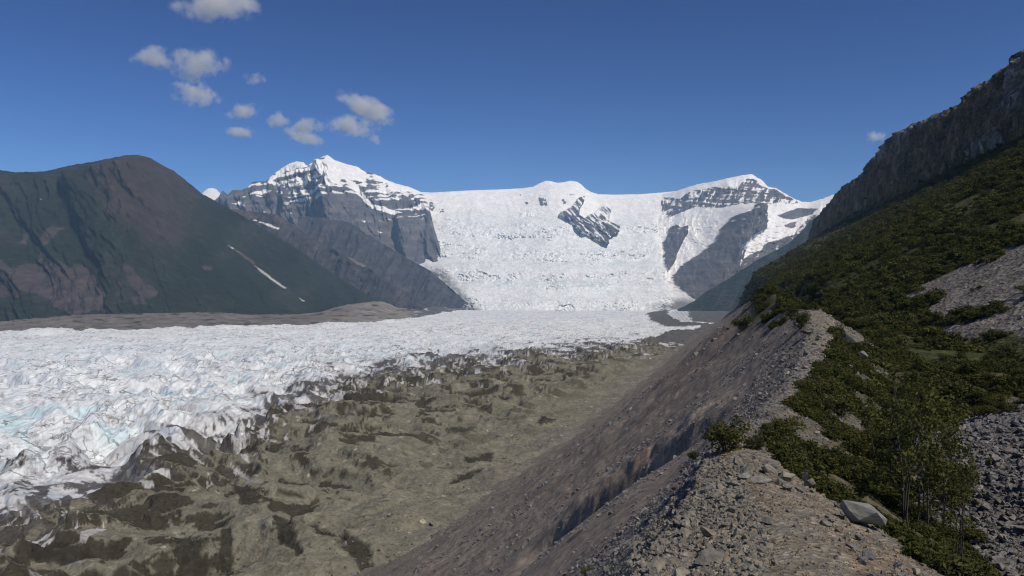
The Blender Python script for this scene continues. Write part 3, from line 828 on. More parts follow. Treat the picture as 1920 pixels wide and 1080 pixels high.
# --- the snow peak on the left of the icefall
S_FIELD = [(615, 292), (625, 297), (650, 307), (672, 313), (684, 322), (694, 332), (688, 345), (672, 345), (660, 346), (648, 352), (636, 362), (630, 352), (622, 340), (612, 330), (600, 322), (585, 315), (590, 303)]
S_TONGUE = [(660, 345), (672, 347), (690, 372), (700, 385), (715, 388), (738, 395), (756, 398), (745, 405), (725, 400), (700, 392), (682, 375)]
S_LEFT = [(500, 342), (525, 318), (541, 307), (556, 303), (570, 306), (578, 313), (568, 318), (555, 312), (540, 316), (525, 326), (510, 342)]
S_RIGHT = [(700, 325), (730, 339), (765, 349), (800, 358), (800, 366), (770, 360), (745, 356), (735, 362), (726, 345), (700, 333)]
def rel_peak(SX, SZ, px, py, v):
    r = ridged((SX + 0.25 * SZ) / 430, SZ / 1100, 4, 251)
    r2 = ridged((SX + 0.2 * SZ) / 130, SZ / 300, 4, 252)
    st = perlin(SX / 900, (SZ - 0.12 * SX) / 48, 253)
    spur = -380 * np.exp(-((px - 615 - (py - 293) * 0.25) / 46.0) ** 2) - 420 * np.exp(-((px - 770) / 32.0) ** 2) * sstep(385, 420, py)
    return spur - 360 * (r - 0.5) - 115 * (r2 - 0.5) + 26 * st - 25 * fbm(SX / 50, SZ / 50, 3, 254)
def col_peak(SX, SZ, px, py, rl):
    n1 = fbm(SX / 160, SZ / 90, 5, 261); n2 = fbm(SX / 50, SZ / 50, 4, 262)
    band = fbm((SX + 60 * n1) / 700, (SZ - 0.12 * SX + 25 * n1) / 34, 3, 263)
    gul_ = ridged((SX + 0.25 * SZ) / 130, SZ / 400, 4, 264)
    line = np.interp(px, [400, 470, 560, 640, 700, 760, 800], [345, 366, 384, 358, 376, 394, 420])
    s = (line - py) / 26.0 * 0.16 + 0.8 * band + 0.45 * n2 + 0.3 * (0.5 - gul_) - 0.07
    s = s + 0.35 * sstep(690, 720, px) * sstep(400, 385, py) * 0.3
    m_ = sstep(0.10, 0.20, s) * sstep(430, 400, py)
    for poly in (S_FIELD, S_TONGUE, S_LEFT, S_RIGHT):
        m_ = np.maximum(m_, inpoly(px + 5 * n2 + 3 * n1, py + 4 * n1, poly))
    rock_f = inpoly(px, py, [(606, 300), (615, 297), (618, 305), (612, 318), (606, 312)]) & (n2 > 0.0)
    m_ = np.where(rock_f, 0, m_)
    for poly in ([(685, 417), (692, 416), (689, 420)], [(596, 418), (602, 416), (598, 428), (590, 435)], [(604, 420), (607, 421), (602, 433), (600, 432)], [(712, 435), (720, 437), (716, 440)], [(442, 383), (455, 376), (465, 388), (470, 392), (452, 386)], [(470, 367), (500, 356), (515, 360), (490, 366)]):
        m_ = np.maximum(m_, inpoly(px + 2 * n2, py + 2 * n1, poly))
    strat = fbm(SX / 500, (SZ - 0.12 * SX) / 45, 3, 265)
    rc = mix(np.tile(ROCK, px.shape + (1,)), ROCK2 * 0.95, sstep(-0.15, 0.3, strat + 0.5 * n1))
    rc = mix(rc, np.array([0.055, 0.055, 0.062]), sstep(0.05, 0.35, fbm(SX / 60, SZ / 200, 4, 266)) * 0.7)
    return mix(rc, np.broadcast_to(SNOW, rc.shape), m_)
sheet('snow_peak', [(400, 378, 8300), (410, 370, 8300), (419, 357, 8300), (428, 366, 8300), (437, 357, 8300), (452, 357, 8300), (465, 351, 8300), (474, 341, 8350), (485, 340, 8400), (500, 340, 8400), (515, 325, 8450), (525, 318, 8500), (541, 307, 8500), (556, 303, 8550), (570, 305, 8550), (578, 312, 8550), (590, 303, 8550), (600, 298, 8550), (615, 292, 8500), (622, 296, 8500), (630, 302, 8500), (650, 308, 8500), (672, 314, 8550), (682, 321, 8550), (700, 326, 8600), (715, 332, 8600), (728, 339, 8600), (745, 345, 8650), (765, 350, 8650), (780, 356, 8650), (792, 362, 8600), (800, 375, 8400), (806, 392, 8100), (815, 430, 7700), (830, 480, 7200), (860, 545, 6500), (895, 585, 5900)],
      [(400, 560, 6900), (560, 560, 6700), (700, 570, 6300), (800, 590, 5800), (895, 592, 5700)], 520, 260, rel_peak, col_peak, M_snow, back=1500, jag=1.6, seed=10)

# --- a small white dome far behind the saddle
sheet('snow_dome', [(372, 372, 11500), (382, 359, 11500), (390, 353, 11500), (398, 352, 11500), (406, 355, 11500), (414, 364, 11500), (424, 374, 11500)],
      [(372, 400, 10500), (424, 400, 10500)], 40, 30, lambda a1, b1, c1, d1, e1: -60 * fbm(a1 / 200, b1 / 150, 3, 271),
      lambda a1, b1, c1, d1, e1: np.tile(SNOW, c1.shape + (1,)), M_snow, back=900)

# --- the icefall
NUN = [(1048, 402), (1058, 397), (1072, 388), (1082, 375), (1094, 370), (1093, 379), (1086, 392), (1084, 404), (1094, 412), (1104, 404), (1114, 400), (1124, 390), (1132, 389), (1144, 396), (1140, 412), (1150, 424), (1158, 428), (1156, 438), (1142, 444), (1137, 452), (1137, 461), (1124, 456), (1110, 450), (1100, 444), (1088, 440), (1076, 428), (1066, 414)]
def rel_ice(SX, SZ, px, py, v):
    wxx = SX + 60 * fbm(SX / 300, SZ / 200, 3, 281); wzz = SZ + 40 * fbm(SX / 250, SZ / 150, 3, 282)
    d1, d2, idn = cells(wxx / 26, wzz / 13, 283)
    e1_, e2_, idm = cells(wxx / 75, wzz / 34, 286)
    ser = np.clip(d2 - d1, 0, 0.5) * 0.6 + np.clip(e2_ - e1_, 0, 0.35) * 1.1
    idn = 0.45 * idn + 0.55 * idm
    amp = sstep(385, 420, py) * 0.85 + 0.15
    st = 0
    for yy_, hh_ in ((420, 90), (470, 70), (497, 120), (533, 150), (560, 60)):
        st = st + hh_ * sstep(-7, 7, (py - yy_) + 9 * fbm(SX / 260, SZ / 400, 3, 284 + yy_)) * -1
    nun = inpoly(px, py, NUN)
    dome = -60 * np.exp(-((px - 1045) / 60.0) ** 2) * sstep(420, 345, py)
    st = st + 420 * sstep(1222, 1262, px) * sstep(395, 430, py)
    return st + dome - amp * (0.35 + 0.65 * sstep(-0.25, 0.3, fbm(SX / 240, SZ / 150, 3, 287))) * (0.3 + 1.0 * sstep(0.0, 0.35, np.sin((py + 0.00035 * (px - 1030) ** 2 + 14 * fbm(SX / 300, SZ / 300, 3, 285)) / 7.5) * 0.5 + 0.3)) * (58 * ser + 46 * (idn - 0.5)) - 30 * fbm(SX / 180, SZ / 120, 4, 288) + nun * (-130 - 120 * (ridged((SX + SZ) / 90, SZ / 160, 3, 289) - 0.5))
def col_ice(SX, SZ, px, py, rl):
    n1 = fbm(SX / 160, SZ / 90, 5, 291); n2 = fbm(SX / 40, SZ / 30, 4, 292)
    wxx = SX + 60 * fbm(SX / 300, SZ / 200, 3, 281); wzz = SZ + 40 * fbm(SX / 250, SZ / 150, 3, 282)
    d1, d2, idn = cells(wxx / 26, wzz / 13, 283)
    c = np.tile(SNOW, px.shape + (1,))
    amp = sstep(380, 430, py)
    c = mix(c, np.array([0.74, 0.765, 0.765]), amp * 0.6)
    cre = (1 - sstep(0.02, 0.13, d2 - d1)) * sstep(-0.15, 0.3, n1 + 0.4) * amp
    c = mix(c, np.array([0.36, 0.40, 0.42]), cre * 0.55)
    bl = np.exp(-((py - 500 - 10 * n1) / 9.0) ** 2) * sstep(930, 990, px) * 0.35 + np.exp(-((py - 533 - 0.03 * (px - 950) - 8 * n1) / 8.0) ** 2) * sstep(870, 900, px) * (1 - sstep(1120, 1180, px)) * 0.6
    c = mix(c, np.array([0.56, 0.70, 0.72]), bl * sstep(-0.2, 0.3, n2))
    c = mix(c, np.array([0.50, 0.485, 0.46]), sstep(0.18, 0.4, n1 + 0.3 * n2) * 0.35 * amp)
    c = mix(c, np.array([0.60, 0.59, 0.575]), sstep(0.05, 0.3, fbm((SX + 60 * n1) / 60, SZ / 420, 4, 294)) * 0.35 * sstep(360, 400, py))
    # dirty margins
    mar = (1 - sstep(-4, 20, px - np.interp(py, [400, 430, 480, 510, 550, 580], [760, 786, 800, 832, 868, 900]))) * sstep(490, 520, py)
    marr = sstep(0, 34, px - np.interp(py, [400, 480, 540, 580], [1290, 1235, 1250, 1225])) * sstep(505, 545, py)
    c = mix(c, np.array([0.13, 0.12, 0.115]), np.clip(mar * (0.75 + 0.8 * n2) + marr * (0.65 + 0.8 * n2), 0, 0.95))
    c = mix(c, np.array([0.17, 0.165, 0.17]), sstep(1180, 1225, px) * sstep(563, 572, py) * (0.55 + 0.9 * n2))
    nun = inpoly(px + 6 * n2, py + 5 * n1, NUN)
    snowy = sstep(0.12, 0.2, fbm((SX + 0.9 * SZ) / 30, (SZ - 0.5 * SX) / 120, 4, 293) + 0.25 * sstep(1085, 1110, px) * sstep(445, 400, py) - 0.02)
    rc = mix(np.tile(ROCK * 0.95, px.shape + (1,)), SNOW, snowy)
    c = np.where(nun[..., None], rc, c)
    for poly in ([(1010, 372), (1016, 368), (1022, 371), (1027, 385), (1022, 388), (1012, 386)], [(1052, 376), (1058, 374), (1062, 382), (1054, 383)], [(1054, 364), (1062, 366), (1080, 366), (1070, 368)], [(984, 379), (990, 378), (992, 383), (987, 384)], [(974, 364), (978, 365), (976, 367)], [(804, 380), (810, 378), (816, 388), (812, 396), (804, 392)], [(822, 391), (832, 392), (833, 398), (826, 398)]):
        c = np.where((inpoly(px + 3 * n2, py + 3 * n1, poly) & (n2 > -0.15))[..., None], ROCK * 1.2, c)
    return c
sheet('icefall', [(740, 372, 9150), (770, 362, 9150), (790, 360, 9150), (810, 361, 9150), (880, 357, 9150), (940, 355, 9150), (980, 353, 9150), (1000, 350, 9150), (1012, 343.5, 9150), (1024, 339, 9150), (1034, 340, 9150), (1044, 343, 9150), (1055, 342, 9150), (1070, 339, 9150), (1082, 341, 9150), (1090, 346, 9150), (1098, 354, 9150), (1108, 360, 9150), (1122, 364, 9150), (1150, 365, 9150), (1200, 364, 9150), (1240, 361, 9150), (1270, 358, 9150), (1310, 352, 9150), (1345, 372, 9150)],
      [(740, 586, 5700), (880, 583, 5350), (1000, 581, 5250), (1240, 580, 5250), (1345, 580, 5300)], 560, 270, rel_ice, col_ice, M_snow, back=1500, seed=11)

# --- the massif on the right of the icefall
R_UP = [(1236, 380), (1246, 369), (1262, 372), (1276, 373), (1290, 362), (1310, 356), (1340, 352), (1365, 352), (1384, 349), (1400, 336), (1414, 336), (1425, 346), (1440, 352), (1455, 356), (1472, 366), (1498, 380), (1482, 383), (1455, 380), (1430, 386), (1412, 382), (1380, 389), (1350, 390), (1330, 392), (1308, 388), (1290, 392), (1272, 403), (1252, 408), (1241, 399)]
R_LOW = [(1257, 520), (1275, 497), (1300, 481), (1326, 458), (1336, 436), (1355, 412), (1378, 406), (1388, 395), (1398, 381), (1406, 393), (1420, 402), (1438, 414), (1436, 428), (1412, 438), (1398, 446), (1380, 452), (1362, 462), (1352, 470), (1366, 474), (1378, 484), (1374, 500), (1362, 520), (1350, 545), (1330, 570), (1290, 572), (1268, 545)]
R_LEFT = [(1241, 455), (1256, 425), (1268, 421), (1274, 428), (1287, 423), (1287, 440), (1279, 452), (1268, 470), (1262, 488), (1250, 508), (1241, 494), (1243, 474)]
R_P1 = [(1455, 406), (1475, 398), (1500, 389), (1530, 392), (1522, 403), (1490, 410), (1465, 411)]
R_P2 = [(1466, 424), (1480, 416), (1497, 415), (1496, 424), (1478, 428)]
R_BOT = [(1355, 520), (1372, 490), (1395, 485), (1420, 470), (1445, 452), (1490, 440), (1520, 405), (1600, 395), (1600, 600), (1330, 600)]
def rel_right(SX, SZ, px, py, v):
    r = ridged((SX - 0.1 * SZ) / 300, SZ / 700, 4, 301); r2 = ridged(SX / 80, SZ / 260, 4, 302)
    rock = inpoly(px, py, R_LOW) | inpoly(px, py, R_LEFT)
    up = inpoly(px, py, R_UP)
    wxx = SX + 60 * fbm(SX / 300, SZ / 200, 3, 303)
    d1, d2, idn = cells(wxx / 34, SZ / 20, 304)
    ice = -(28 * np.clip(d2 - d1, 0, .5) + 26 * (idn - 0.5)) * sstep(395, 430, py)
    butt = -520 * np.exp(-((px - 1400 + (py - 382) * 0.55) / 34.0) ** 2) * sstep(375, 400, py)
    return butt - 150 * (r - 0.5) + np.where(rock | up, -85 * (r2 - 0.5) - 30 * fbm(SX / 40, SZ / 30, 3, 305) - rock * 60, ice - 25 * fbm(SX / 100, SZ / 70, 3, 306))
def col_right(SX, SZ, px, py, rl):
    n1 = fbm(SX / 130, SZ / 80, 5, 311); n2 = fbm(SX / 40, SZ / 36, 4, 312)
    band = fbm(SX / 260, (SZ + 0.08 * SX) / 26, 4, 313)
    rib = fbm((SX - 0.5 * SZ) / 34, SZ / 170, 4, 314)
    c = np.tile(SNOW, px.shape + (1,))
    c = mix(c, np.array([0.52, 0.50, 0.48]), sstep(0.05, 0.4, n1 + 0.5 * n2) * 0.5 * sstep(425, 480, py))
    rc = mix(np.tile(ROCK, px.shape + (1,)), ROCK2, sstep(-0.1, 0.35, fbm(SX / 300, SZ / 40, 4, 315) + 0.3 * n2))
    rc = mix(rc, np.array([0.05, 0.05, 0.056]), sstep(0.05, 0.3, rib) * 0.6)
    pxw_, pyw_ = px + 4 * n2, py + 4 * n1
    up = inpoly(pxw_, pyw_, R_UP)
    s_up = sstep(0.10, 0.2, 0.6 * band + 0.6 * rib + 0.2 * n2 + 0.02)
    c = np.where(up[..., None], mix(rc, SNOW, s_up), c)
    low = inpoly(px + 2 * n2, py + 2 * n1, R_LOW) | inpoly(px + 2 * n2, py + 2 * n1, R_LEFT)
    s_low = sstep(0.26, 0.32, 0.7 * band + 0.4 * n2) * sstep(460, 400, py)
    c = np.where(low[..., None], mix(rc, SNOW, s_low), c)
    pat = inpoly(pxw_, pyw_, R_P1) | inpoly(pxw_, pyw_, R_P2)
    c = np.where(pat[..., None], rc * 1.2, c)
    bot = inpoly(px + 5 * n2, py + 8 * n1, R_BOT)
    c = np.where(bot[..., None], mix(rc, SNOW * 0.8, sstep(0.18, 0.3, n2 + 0.35 * n1 - (py - 450) / 200.0 - 0.1)), c)
    c = mix(c, np.array([0.16, 0.15, 0.15]), sstep(552, 570, py) * 0.9)
    # snow gully on the buttress
    gl = inpoly(px, py, [(1355, 478), (1360, 476), (1372, 490), (1378, 503), (1374, 505), (1366, 494)])
    return np.where(gl[..., None], SNOW * 0.9, c)
sheet('ice_hung_massif', [(1228, 372, 9150), (1236, 366, 9100), (1265, 359, 8950), (1290, 351, 8800), (1310, 345, 8700), (1340, 340, 8550), (1370, 333, 8450), (1395, 328, 8400), (1410, 326, 8400), (1420, 333, 8400), (1428, 337, 8400), (1440, 350, 8400), (1455, 353, 8400), (1470, 362, 8400), (1490, 373, 8400), (1503, 378, 8400), (1520, 379, 8400), (1540, 373, 8350), (1570, 362, 8300), (1620, 352, 8300)],
      [(1228, 582, 5260), (1300, 582, 5350), (1620, 582, 5600)], 420, 250, rel_right, col_right, M_snow, back=1500, jag=1.4, seed=12)

# --- dark forested spur in front of it
sheet('forested_spur', [(1270, 580, 4700), (1301, 565, 4750), (1322, 548, 4800), (1370, 520, 4900), (1423, 485, 5000), (1450, 472, 5050), (1480, 455, 5100), (1505, 432, 5150), (1518, 414, 5200), (1545, 405, 5250), (1620, 410, 5300)],
      [(1270, 588, 4550), (1400, 590, 4100), (1620, 590, 3900)], 200, 90,
      rel_spur(321, 0.7), col_spur((0.024, 0.032, 0.026), (0.042, 0.044, 0.038), 322, snow=[[(1462, 470), (1478, 478), (1474, 482), (1460, 476)]] if False else ()), M_far, back=700, jag=1.6, seed=13)

# ------------------------------------------------------------------ air
hz = bpy.data.meshes.new('haze')
x0, x1, y0, y1, z0_, z1_ = -16500, 16500, -3500, 14500, -127, 1720
hz.from_pydata([(x0, y0, z0_), (x1, y0, z0_), (x1, y1, z0_), (x0, y1, z0_), (x0, y0, z1_), (x1, y0, z1_), (x1, y1, z1_), (x0, y1, z1_)], [],
               [(3, 2, 1, 0), (4, 5, 6, 7), (0, 1, 5, 4), (1, 2, 6, 5), (2, 3, 7, 6), (3, 0, 4, 7)])
hm = bpy.data.materials.new('haze'); hm.use_nodes = True
hm.node_tree.nodes.clear()
ho = hm.node_tree.nodes.new('ShaderNodeOutputMaterial')
hv = hm.node_tree.nodes.new('ShaderNodeVolumePrincipled')
hv.inputs['Color'].default_value = (0.42, 0.68, 1.0, 1)
hv.inputs['Density'].default_value = 3.9e-5
hv.inputs['Anisotropy'].default_value = 0.0
hm.node_tree.links.new(hv.outputs['Volume'], ho.inputs['Volume'])
hz.materials.append(hm)
hob = bpy.data.objects.new('haze', hz); COL.objects.link(hob)
tag(hob, 'thin blue haze filling the glacier valley air', kind='stuff')

# ------------------------------------------------------------------ clouds
def cloud_mat():
    m = bpy.data.materials.new('cloud'); m.use_nodes = True
    nt = m.node_tree; nt.nodes.clear()
    out = nt.nodes.new('ShaderNodeOutputMaterial')
    pv = nt.nodes.new('ShaderNodeVolumePrincipled')
    pv.inputs['Color'].default_value = (0.97, 0.97, 0.98, 1)
    pv.inputs['Anisotropy'].default_value = 0.2
    tc = nt.nodes.new('ShaderNodeTexCoord')
    oi = nt.nodes.new('ShaderNodeObjectInfo')
    ln = nt.nodes.new('ShaderNodeVectorMath'); ln.operation = 'LENGTH'
    nt.links.new(tc.outputs['Object'], ln.inputs[0])
    geo = nt.nodes.new('ShaderNodeNewGeometry')
    n = nt.nodes.new('ShaderNodeTexNoise'); n.noise_dimensions = '3D'
    n.inputs['Scale'].default_value = 0.0046; n.inputs['Detail'].default_value = 7; n.inputs['Roughness'].default_value = 0.66
    nt.links.new(geo.outputs['Position'], n.inputs['Vector'])
    def math_(op, a, b):
        q_ = nt.nodes.new('ShaderNodeMath'); q_.operation = op
        for i_, v_ in enumerate((a, b)):
            if isinstance(v_, (int, float)): q_.inputs[i_].default_value = v_
            else: nt.links.new(v_, q_.inputs[i_])
        return q_.outputs[0]
    fall = math_('SUBTRACT', 1.0, ln.outputs['Value'])
    nn = math_('MULTIPLY', math_('SUBTRACT', n.outputs['Fac'], 0.5), 5.2)
    s_ = math_('MAXIMUM', math_('SUBTRACT', math_('ADD', math_('MULTIPLY', fall, 1.6), nn), 0.42), 0.0)
    s_ = math_('MINIMUM', math_('MULTIPLY', s_, 0.009), 0.012)
    edge = math_('MINIMUM', math_('MULTIPLY', fall, 6.0), 1.0)
    nt.links.new(math_('MULTIPLY', s_, math_('MAXIMUM', edge, 0.0)), pv.inputs['Density'])
    nt.links.new(pv.outputs['Volume'], out.inputs['Volume'])
    return m


M_cloud = cloud_mat()
bm = bmesh.new(); bmesh.ops.create_icosphere(bm, subdivisions=3, radius=1.0)
cloud_me = bpy.data.meshes.new('cloud'); bm.to_mesh(cloud_me); bm.free()
cloud_me.materials.append(M_cloud)
ALT = 2900.0
for (cx, cy, w_, h_, tilt, lab) in [
    (405, 10, 92, 34, 0, 'large white cloud cut off by the top edge of the photo'),
    (287, 109, 50, 24, 0, 'pale wispy cloud, leftmost in the blue sky'),
    (338, 98, 22, 18, 0, 'small rounded cloud just above the gap between two upper left clouds'),
    (372, 124, 62, 34, -8, 'largest ragged cloud in the upper left cluster'),
    (370, 176, 56, 27, 5, 'broad flat cloud directly below the largest upper left cloud'),
    (474, 148, 28, 15, 0, 'faint small cloud alone right of the upper left cluster'),
    (456, 207, 44, 17, -5, 'thin peaked cloud above the small flat cloud'),
    (450, 248, 40, 11, 0, 'small flat cloud, lowest on the left above the dark mountain'),
    (521, 226, 28, 19, 0, 'small puffy cloud on the left of the trio over the snow peak'),
    (577, 236, 38, 17, 0, 'upper right puff of the trio over the snow peak'),
    (572, 257, 48, 16, 12, 'lower ragged cloud of the trio over the snow peak'),
    (690, 203, 70, 24, 22, 'bright arched cloud, highest of the pair right of the snow peak'),
    (662, 237, 56, 23, 4, 'bright puffy cloud under the arched cloud'),
    (702, 264, 19, 11, 0, 'tiny cloud scrap below the bright puffy cloud'),
    (1640, 256, 24, 13, 0, 'tiny faint cloud beside the dark cliff skyline')]:
    e = (HY - cy) / F
    d_ = ALT / e
    o = bpy.data.objects.new('cloud', cloud_me)
    COL.objects.link(o)
    o.location = ((cx - 960) / F * d_, d_, ALT)
    sx = w_ / F * d_ * 1.02; sz = h_ / F * d_ * 1.05
    o.scale = (sx, max(sx * 0.7, sz), sz)
    o.rotation_euler = (0, math.radians(tilt), 0)
    tag(o, lab, 'cloud', 'fair weather clouds in the blue sky')

# ------------------------------------------------------------------ rocks
def make_rock(seed, n=15, flat=0.7, mat=None):
    r_ = random.Random(seed)
    b_ = bmesh.new()
    sc_ = (r_.uniform(0.8, 1.15), r_.uniform(0.65, 1.0), flat * r_.uniform(0.75, 1.1))
    for i in range(n):
        v_ = Vector((r_.gauss(0, 1), r_.gauss(0, 1), r_.gauss(0, 1))).normalized()
        k_ = r_.uniform(0.8, 1.0)
        # push towards a box so the faces are broad and blocky
        mxv = max(abs(v_.x), abs(v_.y), abs(v_.z))
        v_ = v_ * (0.55 + 0.45 / mxv * 0.75) * k_
        b_.verts.new((v_.x * sc_[0] * 0.5, v_.y * sc_[1] * 0.5, v_.z * sc_[2] * 0.5))
    res = bmesh.ops.convex_hull(b_, input=b_.verts)
    bmesh.ops.delete(b_, geom=[g_ for g_ in b_.verts if not g_.link_faces], context='VERTS')
    me = bpy.data.meshes.new('rock')
    b_.to_mesh(me); b_.free()
    if mat: me.materials.append(mat)
    return me


M_gravel = rock_mat('tan_gravel', [(0.20, 0.172, 0.13), (0.24, 0.20, 0.15), (0.16, 0.145, 0.12), (0.25, 0.20, 0.14), (0.17, 0.16, 0.15)])
GRAVEL = [make_rock(90 + i, 12, 0.7, M_gravel) for i in range(6)]
CREST = [make_rock(i, 16, 0.72, M_rock) for i in range(9)]
TALUS = [make_rock(50 + i, 14, 0.62, M_talus) for i in range(8)]


def put_rock(me, x_, y_, s_, label, group, name='rock', rot=None, sink=0.22, cat='rock', scale3=None):
    o = bpy.data.objects.new(name, me)
    COL.objects.link(o)
    zt = float(gz(x_, y_)[0][0])
    hz_ = s_ * 0.3
    o.location = (x_, y_, zt + hz_ * (1 - 2 * sink))
    o.scale = scale3 if scale3 else (s_ * random.uniform(0.85, 1.15), s_ * random.uniform(0.85, 1.15), s_ * random.uniform(0.8, 1.1))
    o.rotation_euler = rot if rot else (random.uniform(-0.5, 0.5), random.uniform(-0.5, 0.5), random.uniform(0, 6.28))
    tag(o, label, cat, group)
    return o


PYG = py.reshape(NR, NC)


def hit(px_, py_, dmin=2.5, dmax=400):
    """first ground point seen at a photograph position"""
    f_ = float(np.interp(px_, px_cols, np.arange(NC))); c_ = min(int(f_), NC - 2); t_ = f_ - c_
    r0, r1 = np.searchsorted(d_rows, dmin), np.searchsorted(d_rows, dmax)
    e_ = PYG[r0:r1, c_] * (1 - t_) + PYG[r0:r1, c_ + 1] * t_
    k_ = int(np.argmax(e_ <= py_))
    d_ = d_rows[r0 + k_]
    if k_ > 0:
        f2 = (e_[k_ - 1] - py_) / max(e_[k_ - 1] - e_[k_], 1e-6)
        d_ = d_rows[r0 + k_ - 1] + (d_ - d_rows[r0 + k_ - 1]) * min(max(f2, 0), 1)
    return (px_ - 960) / F * float(d_), float(d_)


placed = []


def scatter_px(poly, n, smin, smax, power=2.2, gap=0.55, dmax=60):
    """n stones over a patch of ground outlined in the photograph, larger ones rarer"""
    xs_ = [p[0] for p in poly]; ys_ = [p[1] for p in poly]
    out = []
    tries = 0
    while len(out) < n and tries < n * 40:
        tries += 1
        a_, b_ = random.uniform(min(xs_), max(xs_)), random.uniform(min(ys_), max(ys_))
        if not inpoly(np.array([a_]), np.array([b_]), poly)[0]:
            continue
        x_, y_ = hit(a_, b_, 2.5, dmax)
        if y_ <= 2.6 or y_ > dmax * 0.98:
            continue
        s_ = smin + (smax - smin) * random.random() ** power
        if any((x_ - p_[0]) ** 2 + (y_ - p_[1]) ** 2 < (gap * (s_ + p_[2])) ** 2 for p_ in placed):
            continue
        placed.append((x_, y_, s_)); out.append((x_, y_, s_))
    return out


# named stones first
def named(px_, py_, me, s3, rot, label, name='boulder', sink=0.25, cat='boulder'):
    x_, y_ = hit(px_, py_)
    o = put_rock(me, x_, y_, s3[2] / 0.6, label, None, name, rot, sink, cat, s3)
    placed.append((x_, y_, max(s3[0], s3[1]) * 0.7))
    return o


slab_me = make_rock(221, 26, 0.9, M_slab)
named(1618, 985, slab_me, (0.70, 1.15, 0.50), (0.10, 0.16, 0.75), 'long pale grey slab on the right edge of the gravel crest', 'rock_slab', 0.2, 'slab')
dark_me = make_rock(203, 18, 0.9, M_darkrock)
named(1590, 648, dark_me, (2.5, 2.2, 2.0), (0.2, 0.15, 0.5), 'big dark boulder on the far tan knoll of the ridge', sink=0.32)
named(1613, 672, make_rock(205, 16, 0.9, M_slab), (1.7, 1.6, 1.2), (0.1, 0.4, 1.2), 'pale boulder leaning just below the big dark boulder', sink=0.3)
named(1516, 628, make_rock(204, 16, 0.7, M_darkrock), (2.6, 1.6, 0.8), (0.1, 0.12, 0.3), 'low dark flat rock on the left rim of the far knoll')
pale_me = make_rock(207, 15, 0.9, M_pale)
named(1533, 817, pale_me, (0.30, 0.26, 0.24), (0.3, 0.2, 0.9), 'small bright stone alone in the grass right of the bushes', sink=0.05)
named(1505, 864, make_rock(208, 16, 0.9, M_slab), (0.42, 0.5, 0.28), (0.2, 0.5, 0.2), 'pale wedge shaped stone half buried beside the grassy path')
named(1427, 822, make_rock(209, 16, 0.5, M_slab), (0.32, 0.25, 0.12), (0.1, 0.2, 0.4), 'flat pale stone between the two crest bushes')
named(1330, 1062, make_rock(210, 18, 0.9, M_rock), (0.44, 0.40, 0.26), (0.1, 0.1, 0.2), 'largest tan block in the rubble at the bottom edge')
named(1264, 955, make_rock(211, 14, 0.9, M_rock), (0.27, 0.24, 0.22), (0.4, 0.2, 0.7), 'reddish brown block in the middle of the crest rubble')
named(1445, 875, make_rock(212, 16, 0.6, M_rock), (0.75, 0.55, 0.24), (0.05, 0.12, 0.2), 'broad brown flat rock at the head of the gravel path')
named(1395, 898, make_rock(213, 16, 0.6, M_slab), (0.55, 0.5, 0.22), (0.1, 0.1, 0.9), 'grey flat rock left of the brown rock on the path')
named(1430, 905, make_rock(214, 16, 0.6, M_slab), (0.5, 0.42, 0.2), (0.1, -0.1, 0.1), 'grey green flat rock in front of the brown rock')
named(1440, 983, make_rock(215, 15, 0.8, M_darkrock), (0.26, 0.22, 0.16), (0.1, 0.1, 0.1), 'single dark grey stone on the open gravel path')
named(1580, 955, make_rock(216, 16, 0.8, M_talus), (0.30, 0.26, 0.2), (0.2, 0.1, 0.1), 'dark rounded stone up slope of the long pale slab')
named(1182, 1062, make_rock(217, 15, 0.8, M_slab), (0.22, 0.3, 0.2), (0.6, 0.3, 0.4), 'pale split stone at the bottom left of the rubble')

RUBBLE = [(1180, 1085), (1170, 1045), (1230, 1000), (1290, 930), (1318, 880), (1345, 870), (1385, 905), (1400, 950), (1385, 1010), (1330, 1085)]
for (x_, y_, s_) in scatter_px(RUBBLE, 130, 0.08, 0.30, 1.8, 0.36):
    put_rock(random.choice(CREST), x_, y_, s_, 'angular tan or grey rock in the rubble along the left crest edge', 'rubble on the left edge of the crest')
HEAD = [(1320, 880), (1360, 868), (1420, 862), (1480, 878), (1520, 900), (1540, 930), (1480, 925), (1400, 905)]
for (x_, y_, s_) in scatter_px(HEAD, 28, 0.12, 0.42, 1.6, 0.45):
    put_rock(random.choice(CREST + [slab_me]), x_, y_, s_, 'flat pale stone lying across the head of the gravel path', 'stones at the head of the path')
RIM = [(1540, 940), (1580, 950), (1640, 1030), (1750, 1085), (1640, 1085), (1600, 1040), (1545, 1000)]
for (x_, y_, s_) in scatter_px(RIM, 28, 0.07, 0.26, 1.8, 0.45):
    put_rock(random.choice(TALUS + CREST[:3]), x_, y_, s_, 'grey angular stone beside the long slab on the right crest rim', 'stones on the right rim of the crest')
HEAPP = [(1760, 860), (1840, 805), (1930, 775), (1930, 1085), (1830, 1085), (1800, 1000), (1830, 960)]
for (x_, y_, s_) in scatter_px(HEAPP, 92, 0.20, 0.50, 2.0, 0.40):
    put_rock(random.choice(TALUS), x_, y_, s_, 'grey angular block on the bare block heap in the lower right corner', 'blocks on the lower right heap')
KNOLL = [(1430, 690), (1480, 640), (1520, 610), (1560, 640), (1600, 690), (1540, 700), (1470, 720)]
for (x_, y_, s_) in scatter_px(KNOLL, 20, 0.4, 1.1, 2.0, 0.5, 110):
    put_rock(random.choice(TALUS), x_, y_, s_, 'dark block among the stones below the far tan knoll', 'stones on the far knoll')


